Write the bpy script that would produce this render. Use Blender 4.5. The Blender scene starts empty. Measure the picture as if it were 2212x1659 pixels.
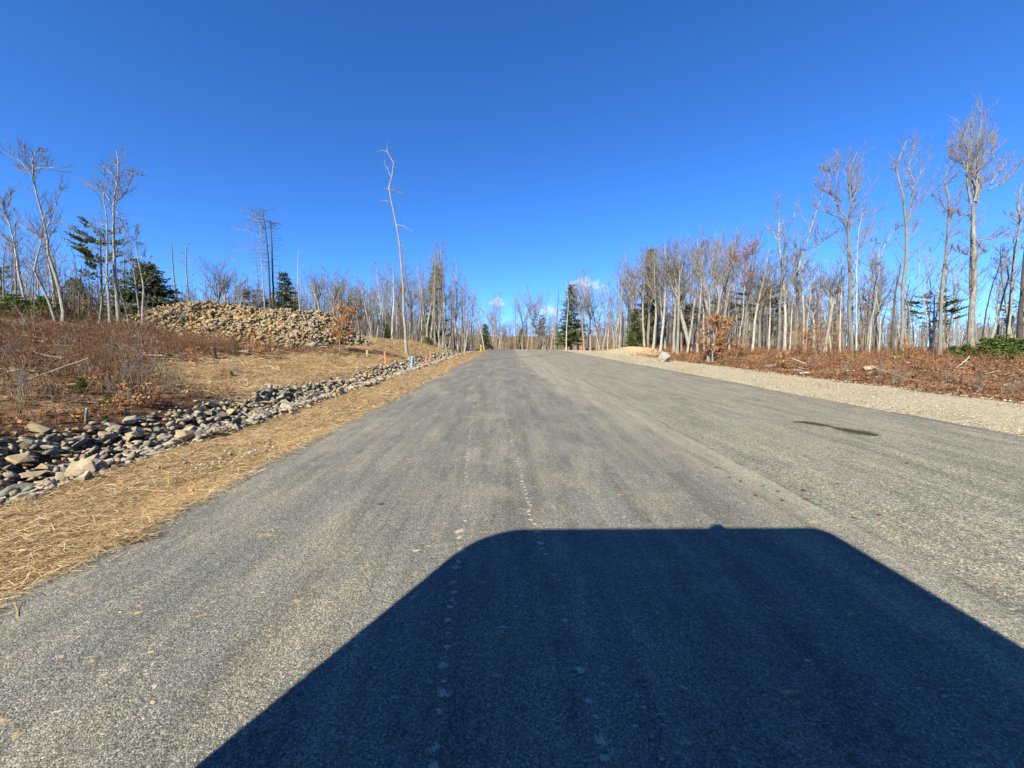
import bpy, math, random
import numpy as np
from mathutils import Vector

# ------------------------------------------------------------------ camera, sky, sun, exposure
scene = bpy.context.scene
C = scene.collection
F, CX, CY = 833.0, 1106.0, 829.5            # focal length and centre in units of a 2212 px wide picture
YAW, PITCH = 0.0132, math.radians(2.234)    # a little to the right of the road axis, a little downwards
CAMZ = 1.4
cam_d = bpy.data.cameras.new('camera'); cam = bpy.data.objects.new('camera', cam_d); C.objects.link(cam)
cam.location = (0, 0, CAMZ)
cam.rotation_euler = (math.pi / 2 - PITCH, 0, -YAW)
cam_d.sensor_width = 36.0
cam_d.lens = F / 2212.0 * 36.0
cam_d.clip_start = 0.05
cam_d.clip_end = 6000
scene.camera = cam

SUN_AZ = math.radians(27.0)                 # shadows run this far to the right of the road axis
SUN_EL = math.radians(33.0)
world = bpy.data.worlds.new('World'); scene.world = world; world.use_nodes = True
wt = world.node_tree; wt.nodes.clear()
w_sky = wt.nodes.new('ShaderNodeTexSky'); w_sky.sky_type = 'NISHITA'; w_sky.sun_disc = False
w_sky.sun_elevation = SUN_EL
w_sky.sun_rotation = math.pi + SUN_AZ
w_sky.altitude = 300; w_sky.air_density = 0.7; w_sky.dust_density = 0.0; w_sky.ozone_density = 3.0
w_hsv = wt.nodes.new('ShaderNodeHueSaturation'); w_hsv.inputs['Saturation'].default_value = 1.2
w_bg = wt.nodes.new('ShaderNodeBackground'); w_bg.inputs['Strength'].default_value = 0.083
w_out = wt.nodes.new('ShaderNodeOutputWorld')
wt.links.new(w_sky.outputs['Color'], w_hsv.inputs['Color'])
w_wb = wt.nodes.new('ShaderNodeMix'); w_wb.data_type = 'RGBA'; w_wb.blend_type = 'MULTIPLY'   # the camera's white balance
w_wb.inputs[0].default_value = 1.0; w_wb.inputs[7].default_value = (0.74, 0.965, 1.26, 1)
wt.links.new(w_hsv.outputs['Color'], w_wb.inputs[6])
# three small fair weather clouds low over the woods, fixed in the sky by direction
def wmath(op, a, b=None):
    nd = wt.nodes.new('ShaderNodeMath'); nd.operation = op
    for i_, v_ in enumerate((a, b)):
        if v_ is None: continue
        if isinstance(v_, (int, float)): nd.inputs[i_].default_value = v_
        else: wt.links.new(v_, nd.inputs[i_])
    return nd.outputs[0]
w_tc = wt.nodes.new('ShaderNodeTexCoord'); w_sep = wt.nodes.new('ShaderNodeSeparateXYZ'); wt.links.new(w_tc.outputs['Generated'], w_sep.inputs[0])
w_y = wmath('MAXIMUM', w_sep.outputs[1], 0.02); w_u = wmath('DIVIDE', w_sep.outputs[0], w_y); w_v = wmath('DIVIDE', w_sep.outputs[2], w_y)
w_no = wt.nodes.new('ShaderNodeTexNoise'); wt.links.new(w_tc.outputs['Generated'], w_no.inputs['Vector']); w_no.inputs['Scale'].default_value = 55; w_no.inputs['Detail'].default_value = 6
w_nz = wmath('MULTIPLY', wmath('SUBTRACT', w_no.outputs['Fac'], 0.5), 4.5)
w_mask = None
for u0, v0, ca_, cb_, amt_ in ((-0.014, 0.171, 0.030, 0.013, 0.95), (0.10, 0.146, 0.056, 0.020, 0.85), (0.208, 0.212, 0.056, 0.026, 0.8)):
    du = wmath('DIVIDE', wmath('SUBTRACT', w_u, u0), ca_); dv = wmath('DIVIDE', wmath('SUBTRACT', w_v, v0), cb_)
    q_ = wmath('SUBTRACT', 1.0, wmath('ADD', wmath('MULTIPLY', du, du), wmath('MULTIPLY', dv, dv)))
    near_ = wmath('GREATER_THAN', q_, -3.0)
    k_ = wt.nodes.new('ShaderNodeMapRange'); k_.interpolation_type = 'SMOOTHSTEP'; wt.links.new(wmath('ADD', q_, w_nz), k_.inputs[0]); k_.inputs[1].default_value = 0.0; k_.inputs[2].default_value = 1.5
    m_k = wmath('MULTIPLY', wmath('MULTIPLY', k_.outputs[0], near_), amt_)
    w_mask = m_k if w_mask is None else wmath('MAXIMUM', w_mask, m_k)
w_cl = wt.nodes.new('ShaderNodeMix'); w_cl.data_type = 'RGBA'; wt.links.new(w_mask, w_cl.inputs[0]); wt.links.new(w_wb.outputs[2], w_cl.inputs[6]); w_cl.inputs[7].default_value = (4.0, 4.2, 4.9, 1)
wt.links.new(w_cl.outputs[2], w_bg.inputs['Color'])
wt.links.new(w_bg.outputs['Background'], w_out.inputs['Surface'])

sun_d = bpy.data.lights.new('sun', 'SUN'); sun = bpy.data.objects.new('sun', sun_d); C.objects.link(sun)
sun_d.energy = 5.0; sun_d.angle = math.radians(0.45); sun_d.color = (1.0, 0.93, 0.76)
SUND = Vector((math.sin(SUN_AZ) * math.cos(SUN_EL), math.cos(SUN_AZ) * math.cos(SUN_EL), -math.sin(SUN_EL)))
sun.rotation_euler = SUND.to_track_quat('-Z', 'Y').to_euler()
sun.location = (-20, -40, 30)

scene.view_settings.view_transform = 'Standard'
scene.view_settings.look = 'None'
scene.view_settings.exposure = 1.42
scene.view_settings.gamma = 1.0
scene.view_settings.use_curve_mapping = False
scene.render.engine = 'CYCLES'
scene.cycles.max_bounces = 4
scene.cycles.transparent_max_bounces = 12

# ------------------------------------------------------------------ helpers: things and meshes
def tag(o, label=None, cat=None, group=None, kind=None):
    if label: o['label'] = label
    if cat: o['category'] = cat
    if group: o['group'] = group
    if kind: o['kind'] = kind
    return o

def empty(name, loc=(0, 0, 0), rz=0.0, sc=1.0):
    o = bpy.data.objects.new(name, None); C.objects.link(o)
    o.location = loc; o.rotation_euler = (0, 0, rz); o.scale = (sc, sc, sc)
    o.empty_display_size = 0.1
    return o

def link(name, me, parent=None, loc=None, rot=None, sc=None):
    o = bpy.data.objects.new(name, me); C.objects.link(o)
    if parent is not None: o.parent = parent
    if loc is not None: o.location = loc
    if rot is not None: o.rotation_euler = rot
    if sc is not None: o.scale = sc
    return o

class MB:
    """collects vertices and faces; build() makes one mesh"""
    def __init__(self): self.v = []; self.f = []; self.n = 0; self.att = []
    def add(self, v, faces, att=None):
        v = np.asarray(v, dtype=np.float64).reshape(-1, 3)
        faces = np.asarray(faces, dtype=np.int64)
        self.v.append(v); self.f.append(faces + self.n); self.n += len(v)
        self.att.append(np.full(len(v), 0.0) if att is None else np.asarray(att, dtype=np.float64))
        return self
    def mesh(self, name, mat, smooth=False, att=None):
        me = bpy.data.meshes.new(name)
        if self.n == 0: return me
        V = np.concatenate(self.v)
        loops = []; starts = []; tot = 0
        for f in self.f:
            k = f.shape[1]
            loops.append(f.reshape(-1)); starts.append(np.arange(len(f)) * k + tot); tot += f.size
        loops = np.concatenate(loops); starts = np.concatenate(starts)
        me.vertices.add(len(V)); me.vertices.foreach_set('co', V.astype(np.float32).ravel())
        me.loops.add(len(loops)); me.loops.foreach_set('vertex_index', loops.astype(np.int32))
        me.polygons.add(len(starts)); me.polygons.foreach_set('loop_start', starts.astype(np.int32))
        if smooth: me.polygons.foreach_set('use_smooth', np.ones(len(starts), dtype=bool))
        if att:
            a = me.attributes.new(att, 'FLOAT', 'POINT')
            a.data.foreach_set('value', np.concatenate(self.att).astype(np.float32))
        me.materials.append(mat)
        me.update(calc_edges=True)
        return me
    def box(self, c, s, R=None):
        c = np.asarray(c, float); s = np.asarray(s, float) / 2
        k = np.array([[x, y, z] for x in (-1, 1) for y in (-1, 1) for z in (-1, 1)], float) * s
        if R is not None: k = k @ R.T
        self.add(k + c, [[0, 1, 3, 2], [4, 6, 7, 5], [0, 4, 5, 1], [2, 3, 7, 6], [0, 2, 6, 4], [1, 5, 7, 3]])
        return self
    def tube(self, pts, rad, sides=7, cap=True, lump=0.0, rng=None):
        pts = np.asarray(pts, float); rad = np.asarray(rad, float); n = len(pts)
        t = np.gradient(pts, axis=0); t /= np.linalg.norm(t, axis=1)[:, None] + 1e-12
        ref = np.where(np.abs(t[:, 2:3]) > 0.8, np.array([[0, 1.0, 0]]), np.array([[0, 0, 1.0]]))
        u = np.cross(t, ref); u /= np.linalg.norm(u, axis=1)[:, None] + 1e-12
        w = np.cross(t, u)
        a = np.arange(sides) * 2 * math.pi / sides
        rr = rad[:, None] * (np.ones((n, sides)) if lump == 0 else 1 + rng.normal(0, lump, (n, sides)))
        ring = pts[:, None, :] + rr[:, :, None] * (np.cos(a)[None, :, None] * u[:, None, :] + np.sin(a)[None, :, None] * w[:, None, :])
        i = np.arange(n - 1)[:, None] * sides; j = np.arange(sides)[None, :]; j2 = (j + 1) % sides
        q = np.stack([i + j, i + j2, i + sides + j2, i + sides + j], -1).reshape(-1, 4)
        base = self.n
        self.add(ring.reshape(-1, 3), q)
        if cap:
            for r0 in (0, (n - 1) * sides):
                c = ring[r0 // sides].mean(0)
                vv = np.vstack([ring[r0 // sides], c])
                tri = np.array([[k, (k + 1) % sides, sides] for k in range(sides)])
                self.add(vv, tri if r0 else tri[:, ::-1])
        return self
    def sticks(self, p0, p1, r0, r1):
        """three-sided tapering rods, all at once"""
        p0 = np.asarray(p0, float).reshape(-1, 3); p1 = np.asarray(p1, float).reshape(-1, 3); m = len(p0)
        if m == 0: return self
        r0 = np.broadcast_to(np.asarray(r0, float), (m,)); r1 = np.broadcast_to(np.asarray(r1, float), (m,))
        t = p1 - p0; t /= np.linalg.norm(t, axis=1)[:, None] + 1e-12
        ref = np.where(np.abs(t[:, 2:3]) > 0.8, np.array([[0, 1.0, 0]]), np.array([[0, 0, 1.0]]))
        u = np.cross(t, ref); u /= np.linalg.norm(u, axis=1)[:, None] + 1e-12
        w = np.cross(t, u)
        vs = []
        for p, r in ((p0, r0), (p1, r1)):
            for k in range(3):
                a = k * 2 * math.pi / 3
                vs.append(p + r[:, None] * (math.cos(a) * u + math.sin(a) * w))
        V = np.stack(vs, 1).reshape(-1, 3)
        b = np.arange(m)[:, None] * 6
        q = np.concatenate([b + np.array([[k, (k + 1) % 3, 3 + (k + 1) % 3, 3 + k]]) for k in range(3)], 0)
        self.add(V, q)
        return self
    def quads(self, c, u, w, fold=None):
        """leaf-like diamonds: centre c, half axes u and w (arrays)"""
        c = np.asarray(c, float); u = np.asarray(u, float); w = np.asarray(w, float); m = len(c)
        n = np.cross(u, w); n /= np.linalg.norm(n, axis=1)[:, None] + 1e-12
        lift = 0 if fold is None else fold * np.linalg.norm(w, axis=1)[:, None] * n
        V = np.stack([c - u, c + w + lift, c + u, c - w + lift], 1).reshape(-1, 3)
        b = np.arange(m)[:, None] * 4
        tri = np.concatenate([b + np.array([[0, 1, 2]]), b + np.array([[0, 2, 3]])], 0)
        self.add(V, tri)
        return self

def unit(v):
    v = np.asarray(v, float); return v / (np.linalg.norm(v, axis=-1, keepdims=True) + 1e-12)

def rdir(rng, m):
    return unit(rng.normal(0, 1, (m, 3)))

# ------------------------------------------------------------------ helpers: materials
class NT:
    def __init__(self, name):
        self.m = bpy.data.materials.new(name); self.m.use_nodes = True
        self.t = self.m.node_tree; self.t.nodes.clear()
    def n(self, typ, **kw):
        nd = self.t.nodes.new(typ)
        for k, v in kw.items(): setattr(nd, k, v)
        return nd
    def s(self, sock, v):
        if isinstance(v, bpy.types.NodeSocket): self.t.links.new(v, sock)
        elif v is not None:
            if sock.type == 'RGBA' and not isinstance(v, (int, float)) and len(v) == 3: v = (*v, 1.0)
            sock.default_value = v
    def pos(self):
        return self.n('ShaderNodeNewGeometry').outputs['Position']
    def obj(self):
        return self.n('ShaderNodeTexCoord').outputs['Object']
    def noise(self, vec, scale, detail=4.0, rough=0.55, out='Fac'):
        nd = self.n('ShaderNodeTexNoise'); self.s(nd.inputs['Vector'], vec)
        nd.inputs['Scale'].default_value = scale; nd.inputs['Detail'].default_value = detail; nd.inputs['Roughness'].default_value = rough
        return nd.outputs[out]
    def voro(self, vec, scale, out='Distance', feature='F1'):
        nd = self.n('ShaderNodeTexVoronoi', feature=feature); self.s(nd.inputs['Vector'], vec); nd.inputs['Scale'].default_value = scale
        return nd.outputs[out]
    def scale(self, vec, xyz):
        nd = self.n('ShaderNodeMapping'); self.s(nd.inputs['Vector'], vec); nd.inputs['Scale'].default_value = xyz
        return nd.outputs['Vector']
    def ramp(self, fac, stops, interp='LINEAR'):
        nd = self.n('ShaderNodeValToRGB'); nd.color_ramp.interpolation = interp
        el = nd.color_ramp.elements
        while len(el) < len(stops): el.new(0.5)
        for e, (p, c) in zip(el, stops):
            e.position = p; e.color = (c, c, c, 1) if isinstance(c, (int, float)) else (*c, 1)
        self.s(nd.inputs['Fac'], fac)
        return nd.outputs['Color']
    def mix(self, fac, a, b, blend='MIX'):
        nd = self.n('ShaderNodeMix', data_type='RGBA', blend_type=blend)
        self.s(nd.inputs[0], fac); self.s(nd.inputs[6], a); self.s(nd.inputs[7], b)
        return nd.outputs[2]
    def math(self, op, a, b=None, c=None, clamp=False):
        nd = self.n('ShaderNodeMath', operation=op, use_clamp=clamp)
        self.s(nd.inputs[0], a)
        if b is not None: self.s(nd.inputs[1], b)
        if c is not None: self.s(nd.inputs[2], c)
        return nd.outputs[0]
    def sstep(self, v, lo, hi):
        nd = self.n('ShaderNodeMapRange', interpolation_type='SMOOTHSTEP'); self.s(nd.inputs[0], v)
        nd.inputs[1].default_value = lo; nd.inputs[2].default_value = hi
        return nd.outputs[0]
    def xyz(self, v):
        nd = self.n('ShaderNodeSeparateXYZ'); self.s(nd.inputs[0], v); return nd.outputs
    def attr(self, name):
        nd = self.n('ShaderNodeAttribute', attribute_name=name); return nd.outputs['Fac']
    def attrc(self, name):
        nd = self.n('ShaderNodeAttribute', attribute_name=name); return nd.outputs['Color']
    def rnd(self):
        """one random number for each object and each loose piece"""
        a = self.n('ShaderNodeObjectInfo').outputs['Random']; b = self.n('ShaderNodeNewGeometry').outputs['Random Per Island']
        return self.math('FRACT', self.math('ADD', a, b))
    def orand(self):
        return self.n('ShaderNodeObjectInfo').outputs['Random']
    def bump(self, h, strength=0.5, dist=0.01, normal=None):
        nd = self.n('ShaderNodeBump'); self.s(nd.inputs['Height'], h)
        nd.inputs['Strength'].default_value = strength; nd.inputs['Distance'].default_value = dist
        if normal is not None: self.s(nd.inputs['Normal'], normal)
        return nd.outputs['Normal']
    def out(self, color, rough=0.9, normal=None, spec=0.25, metal=0.0, translucent=0.0, alpha=None):
        b = self.n('ShaderNodeBsdfPrincipled'); self.s(b.inputs['Base Color'], color); self.s(b.inputs['Roughness'], rough)
        b.inputs['Specular IOR Level'].default_value = spec; b.inputs['Metallic'].default_value = metal
        if normal is not None: self.s(b.inputs['Normal'], normal)
        sh = b.outputs[0]
        if translucent > 0:
            tr = self.n('ShaderNodeBsdfTranslucent'); self.s(tr.inputs['Color'], color)
            mx = self.n('ShaderNodeMixShader'); mx.inputs[0].default_value = translucent
            self.t.links.new(sh, mx.inputs[1]); self.t.links.new(tr.outputs[0], mx.inputs[2]); sh = mx.outputs[0]
        if alpha is not None:
            tp = self.n('ShaderNodeBsdfTransparent'); mx = self.n('ShaderNodeMixShader'); self.s(mx.inputs[0], alpha)
            self.t.links.new(tp.outputs[0], mx.inputs[1]); self.t.links.new(sh, mx.inputs[2]); sh = mx.outputs[0]
        o = self.n('ShaderNodeOutputMaterial'); self.t.links.new(sh, o.inputs['Surface'])
        return self.m

MAT = {}
def m_asphalt():
    t = NT('asphalt'); p = t.pos(); X, Y, Z = t.xyz(p)[:3]
    big = t.noise(p, 0.5, 5, 0.6); med = t.noise(t.scale(p, (1.0, 0.25, 1.0)), 3.0, 5, 0.65)
    fine = t.noise(p, 90, 3, 0.7); agg = t.voro(p, 185, 'Color'); aggv = t.xyz(agg)[0]
    # paving lanes: the older rough lane right of the seam, a smooth dusty strip, the newer lane left
    wob = t.math('MULTIPLY', t.math('SUBTRACT', t.noise(p, 2.2, 3), 0.5), 0.22)
    seam = t.sstep(t.math('ADD', X, wob), 2.55, 2.8)
    edgeC = t.math('ADD', t.math('SUBTRACT', X, t.math('SUBTRACT', 2.35, t.math('MULTIPLY', t.math('MINIMUM', Y, 18), 0.075))), t.math('MULTIPLY', t.math('SUBTRACT', big, 0.5), 1.4))
    dusty = t.sstep(edgeC, -0.5, 0.5)
    col = t.mix(dusty, (0.130, 0.129, 0.113), (0.210, 0.202, 0.158))
    col = t.mix(seam, col, (0.180, 0.174, 0.132))
    # roller and tyre streaks along the road
    lanes = t.noise(t.scale(p, (1.0, 0.03, 1.0)), 5.5, 4, 0.7)
    col = t.mix(0.8, col, t.mix(1.0, col, t.ramp(lanes, [(0.3, 0.62), (0.7, 1.36)]), 'MULTIPLY'))
    joint = t.math('ABSOLUTE', t.math('ADD', t.math('SUBTRACT', X, 2.66), t.math('MULTIPLY', wob, 0.35)))
    col = t.mix(t.math('MULTIPLY', t.sstep(joint, 0.035, 0.008), t.math('MULTIPLY', t.ramp(t.noise(p, 5, 3), [(0.35, 0.2), (0.6, 1.0)]), 0.7)), col, (0.055, 0.054, 0.050))
    # dust film in streaks and patches
    st = t.ramp(med, [(0.46, 0.0), (0.66, 1.0)])
    col = t.mix(t.math('MULTIPLY', st, 0.38), col, (0.30, 0.265, 0.19))
    pt = t.ramp(t.noise(p, 1.4, 6, 0.65), [(0.52, 0.0), (0.75, 1.0)])
    col = t.mix(t.math('MULTIPLY', pt, 0.5), col, (0.28, 0.25, 0.185))
    dk = t.ramp(t.noise(t.scale(p, (1.0, 0.12, 1.0)), 2.3, 4, 0.6), [(0.33, 1.0), (0.5, 0.0)])
    col = t.mix(t.math('MULTIPLY', dk, 0.35), col, (0.095, 0.093, 0.091))
    # stone chips in the binder
    chip = t.ramp(aggv, [(0.0, (0.42, 0.42, 0.43)), (0.35, (0.72, 0.71, 0.7)), (0.7, (1.0, 0.99, 0.96)), (0.93, (1.45, 1.4, 1.3)), (1.0, (2.0, 1.9, 1.7))])
    col = t.mix(1.0, col, chip, 'MULTIPLY')
    gr = t.ramp(fine, [(0.3, 0.55), (0.7, 1.4)])
    col = t.mix(0.75, col, t.mix(1.0, col, gr, 'MULTIPLY'))
    cg = t.xyz(t.voro(p, 88, 'Color'))[0]
    col = t.mix(t.math('MULTIPLY', seam, 0.8), col, t.mix(1.0, col, t.ramp(cg, [(0.0, 0.38), (0.4, 0.8), (0.8, 1.25), (1.0, 2.1)]), 'MULTIPLY'))
    pit = t.ramp(t.noise(p, 75, 3, 0.6), [(0.34, 1.0), (0.44, 0.0)])
    col = t.mix(t.math('MULTIPLY', pit, 0.6), col, (0.030, 0.030, 0.029))
    fl = t.ramp(t.noise(t.scale(p, (0.55, 1.0, 1.0)), 48, 2, 0.5), [(0.63, 0.0), (0.70, 1.0)])
    col = t.mix(t.math('MULTIPLY', fl, t.math('MULTIPLY_ADD', dusty, 0.25, 0.32)), col, (0.34, 0.315, 0.235))
    sp = t.ramp(t.noise(p, 26, 2, 0.5), [(0.66, 0.0), (0.74, 1.0)])
    col = t.mix(t.math('MULTIPLY', sp, 0.35), col, (0.30, 0.27, 0.20))
    h1 = t.voro(p, 185, 'Distance'); h2 = t.noise(p, 160, 2, 0.6)
    h = t.math('ADD', t.math('MULTIPLY', h1, -0.9), t.math('MULTIPLY', h2, 0.6))
    nb = t.bump(h, 0.6, 0.005)
    nb = t.bump(t.noise(p, 60, 3, 0.6), 0.5, 0.008, nb); nb = t.bump(t.noise(p, 9, 4, 0.6), 0.3, 0.015, nb)
    return t.out(col, 0.88, nb, 0.2)

def m_ground():
    t = NT('ground_soil'); p = t.pos(); z = t.n('ShaderNodeAttribute', attribute_name='zone').outputs['Color']
    zs = t.n('ShaderNodeSeparateColor'); t.s(zs.inputs[0], z); straw, soil, sand = zs.outputs[:3]
    n1 = t.noise(p, 1.1, 5, 0.65); n2 = t.noise(p, 9, 4, 0.7); n3 = t.noise(p, 45, 3, 0.7)
    litter = t.ramp(n2, [(0.28, (0.038, 0.020, 0.012)), (0.45, (0.095, 0.048, 0.026)), (0.6, (0.155, 0.082, 0.042)), (0.78, (0.22, 0.135, 0.072))])
    litter = t.mix(t.ramp(n1, [(0.45, 0.0), (0.60, 0.75)]), litter, (0.27, 0.185, 0.095))
    fib = t.noise(t.scale(p, (1.0, 0.22, 1.0)), 40, 4, 0.75)
    strawc = t.ramp(fib, [(0.25, (0.15, 0.095, 0.042)), (0.45, (0.29, 0.195, 0.092)), (0.6, (0.40, 0.28, 0.138)), (0.8, (0.51, 0.38, 0.21))])
    strawc = t.mix(t.ramp(n1, [(0.35, 0.55), (0.6, 0.0)]), strawc, (0.30, 0.185, 0.085))
    soilc = t.ramp(n2, [(0.3, (0.055, 0.030, 0.015)), (0.55, (0.13, 0.078, 0.040)), (0.75, (0.25, 0.165, 0.085))])
    sandc = t.ramp(n2, [(0.3, (0.36, 0.25, 0.13)), (0.7, (0.50, 0.37, 0.21))])
    j = t.math('MULTIPLY', t.math('SUBTRACT', t.noise(p, 2.6, 5, 0.7), 0.5), 1.3)
    def msk(a): return t.sstep(t.math('ADD', a, j), 0.32, 0.68)
    col = t.mix(msk(straw), litter, strawc)
    col = t.mix(msk(soil), col, soilc)
    col = t.mix(msk(sand), col, sandc)
    col = t.mix(0.6, col, t.mix(1.0, col, t.ramp(n3, [(0.3, 0.5), (0.7, 1.45)]), 'MULTIPLY'))
    nb = t.bump(n2, 0.7, 0.10); nb = t.bump(n3, 0.7, 0.03, nb)
    return t.out(col, 0.95, nb, 0.1)

def m_gravel(name, pebble=False):
    t = NT(name)
    if pebble:
        r = t.rnd()
        col = t.ramp(r, [(0.0, (0.10, 0.087, 0.063)), (0.4, (0.195, 0.168, 0.118)), (0.75, (0.275, 0.238, 0.168)), (1.0, (0.38, 0.34, 0.255))])
        return t.out(col, 0.9, None, 0.2)
    p = t.pos()
    v = t.xyz(t.voro(p, 34, 'Color'))[0]; n = t.noise(p, 0.9, 5, 0.65); n2 = t.noise(p, 60, 3, 0.7)
    col = t.ramp(v, [(0.0, (0.15, 0.126, 0.080)), (0.45, (0.282, 0.239, 0.152)), (0.8, (0.37, 0.315, 0.202)), (1.0, (0.49, 0.43, 0.295))])
    col = t.mix(t.ramp(n, [(0.4, 0.0), (0.65, 0.5)]), col, (0.36, 0.305, 0.215))
    col = t.mix(0.6, col, t.mix(1.0, col, t.ramp(n2, [(0.3, 0.55), (0.7, 1.4)]), 'MULTIPLY'))
    nb = t.bump(t.voro(p, 34, 'Distance'), 0.7, -0.02); nb = t.bump(n2, 0.6, 0.015, nb); nb = t.bump(t.noise(p, 6, 4), 0.5, 0.06, nb)
    return t.out(col, 0.95, nb, 0.1)

def m_stone(name, tan):
    t = NT(name); p = t.pos(); r = t.rnd()
    c1 = t.ramp(r, [(0.0, (0.099, 0.095, 0.086)), (0.2, (0.172, 0.161, 0.136)), (0.45, (0.232, 0.206, 0.156)), (0.7, (0.258, 0.197, 0.116)), (0.85, (0.215, 0.197, 0.160)), (1.0, (0.142, 0.130, 0.108))])
    c2 = t.ramp(r, [(0.0, (0.230, 0.157, 0.066)), (0.3, (0.284, 0.202, 0.094)), (0.55, (0.203, 0.165, 0.106)), (0.8, (0.293, 0.191, 0.072)), (1.0, (0.180, 0.144, 0.092))])
    if tan:   # the middle of the heap is more ochre than its ends
        X = t.xyz(p)[0]
        z = t.noise(p, 0.55, 3, 0.5)
        fac = t.math('ADD', t.math('MULTIPLY', t.sstep(X, -11.5, -15.5), 0.7), t.math('MULTIPLY', t.math('SUBTRACT', z, 0.5), 3.2), clamp=True)
        col = t.mix(fac, t.mix(0.25, c1, c2), c2)
        col = t.mix(t.ramp(t.noise(p, 1.3, 4, 0.6), [(0.48, 0.0), (0.62, 0.6)]), col, (0.15, 0.092, 0.042))
    else:
        col = t.mix(t.ramp(t.math('FRACT', t.math('MULTIPLY', r, 7.3)), [(0.45, 0.0), (0.9, 0.6)]), c1, c2)
    n = t.noise(p, 7, 5, 0.7); n2 = t.noise(p, 40, 3, 0.7)
    col = t.mix(0.8, col, t.mix(1.0, col, t.ramp(n, [(0.3, 0.62), (0.65, 1.25)]), 'MULTIPLY'))
    col = t.mix(t.ramp(t.noise(p, 3.2, 4, 0.6), [(0.56, 0.0), (0.72, 0.45)]), col, (0.21, 0.14, 0.06))
    nb = t.bump(n, 0.55, 0.03); nb = t.bump(n2, 0.5, 0.008, nb)
    return t.out(col, 0.92, nb, 0.2)

def m_bark(name, dark, light, patch=(0.46, 0.44, 0.40), amt=0.35):
    t = NT(name); p = t.obj(); r = t.orand()
    n = t.noise(t.scale(p, (1.0, 1.0, 0.16)), 16, 4, 0.7); n2 = t.noise(p, 2.2, 4, 0.65)
    col = t.ramp(n, [(0.3, dark), (0.65, light)])
    col = t.mix(t.math('MULTIPLY', t.ramp(n2, [(0.5, 0.0), (0.66, 1.0)]), amt), col, patch)
    br = t.math('MULTIPLY_ADD', r, 0.5, 0.72)
    bc = t.n('ShaderNodeCombineColor'); [t.s(bc.inputs[i], br) for i in range(3)]
    col = t.mix(1.0, col, bc.outputs[0], 'MULTIPLY')
    return t.out(col, 0.92, t.bump(n, 0.6, 0.02), 0.15)

def m_plain(name, stops, rough=0.85, spec=0.2, translucent=0.0, var=True, noise=None):
    t = NT(name)
    if var: col = t.ramp(t.rnd(), stops)
    else: col = stops[0][1]
    nb = None
    if noise:
        n = t.noise(t.obj(), noise, 4, 0.65)
        col = t.mix(0.6, col, t.mix(1.0, col, t.ramp(n, [(0.3, 0.6), (0.7, 1.3)]), 'MULTIPLY')); nb = t.bump(n, 0.3, 0.004)
    return t.out(col, rough, nb, spec, 0.0, translucent)

def m_decal(name, colr, lo=0.15, hi=0.6, top=0.8, sc=40):
    t = NT(name); p = t.pos(); e = t.attr('edge')
    n = t.noise(p, sc, 3, 0.7); n2 = t.noise(p, 110, 2, 0.6)
    a = t.math('ADD', e, t.math('MULTIPLY', t.math('SUBTRACT', n, 0.5), 1.7))
    a = t.math('ADD', a, t.math('MULTIPLY', t.math('SUBTRACT', n2, 0.5), 1.3))
    a = t.math('MULTIPLY', t.sstep(a, lo, hi), top)
    return t.out(colr, 0.95, t.bump(n2, 0.4, 0.004), 0.1, alpha=a)

MAT['asphalt'] = m_asphalt()
MAT['ground'] = m_ground()
MAT['gravel'] = m_gravel('gravel_bed')
MAT['pebble'] = m_gravel('pebble', True)
MAT['stone'] = m_stone('ditch_stone', False)
MAT['stone_tan'] = m_stone('heap_stone', True)
MAT['bark'] = m_bark('grey_bark', (0.085, 0.077, 0.063), (0.215, 0.199, 0.165), (0.29, 0.28, 0.25))
MAT['bark_pale'] = m_bark('pale_bark', (0.135, 0.123, 0.100), (0.285, 0.263, 0.217), (0.37, 0.355, 0.31), 0.5)
MAT['bark_dark'] = m_bark('dark_bark', (0.030, 0.023, 0.018), (0.082, 0.067, 0.052), (0.12, 0.11, 0.095), 0.25)
MAT['bark_birch'] = m_bark('birch_bark', (0.17, 0.155, 0.13), (0.31, 0.29, 0.25), (0.08, 0.065, 0.05), 0.4)
MAT['twig'] = m_plain('twig', [(0.0, (0.070, 0.056, 0.041)), (0.5, (0.145, 0.123, 0.094)), (1.0, (0.235, 0.207, 0.163))], 0.9, 0.1)
MAT['needle'] = m_plain('conifer_needle', [(0.0, (0.036, 0.050, 0.016)), (0.5, (0.088, 0.106, 0.034)), (1.0, (0.18, 0.185, 0.066))], 0.7, 0.2, 0.15)
MAT['needle_green'] = m_plain('hemlock_needle', [(0.0, (0.038, 0.060, 0.014)), (0.5, (0.090, 0.125, 0.030)), (1.0, (0.18, 0.205, 0.06))], 0.7, 0.2, 0.2)
MAT['copper'] = m_plain('copper_leaf', [(0.0, (0.16, 0.062, 0.022)), (0.4, (0.30, 0.13, 0.048)), (0.8, (0.42, 0.215, 0.088)), (1.0, (0.50, 0.30, 0.14))], 0.7, 0.2, 0.25)
MAT['red_leaf'] = m_plain('red_leaf', [(0.0, (0.20, 0.055, 0.035)), (1.0, (0.40, 0.15, 0.09))], 0.7, 0.2, 0.2)
MAT['litter'] = m_plain('leaf_litter', [(0.0, (0.065, 0.029, 0.013)), (0.4, (0.142, 0.067, 0.029)), (0.75, (0.232, 0.122, 0.054)), (1.0, (0.361, 0.235, 0.123))], 0.8, 0.15, 0.15)
MAT['leaf_dark'] = m_plain('dark_dead_leaf', [(0, (0.085, 0.045, 0.022)), (1, (0.15, 0.085, 0.045))], 0.8, 0.15)
MAT['pale_rock'] = m_plain('pale_rock', [(0, (0.21, 0.198, 0.175))], 0.9, 0.2, 0.0, False, 5)
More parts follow.
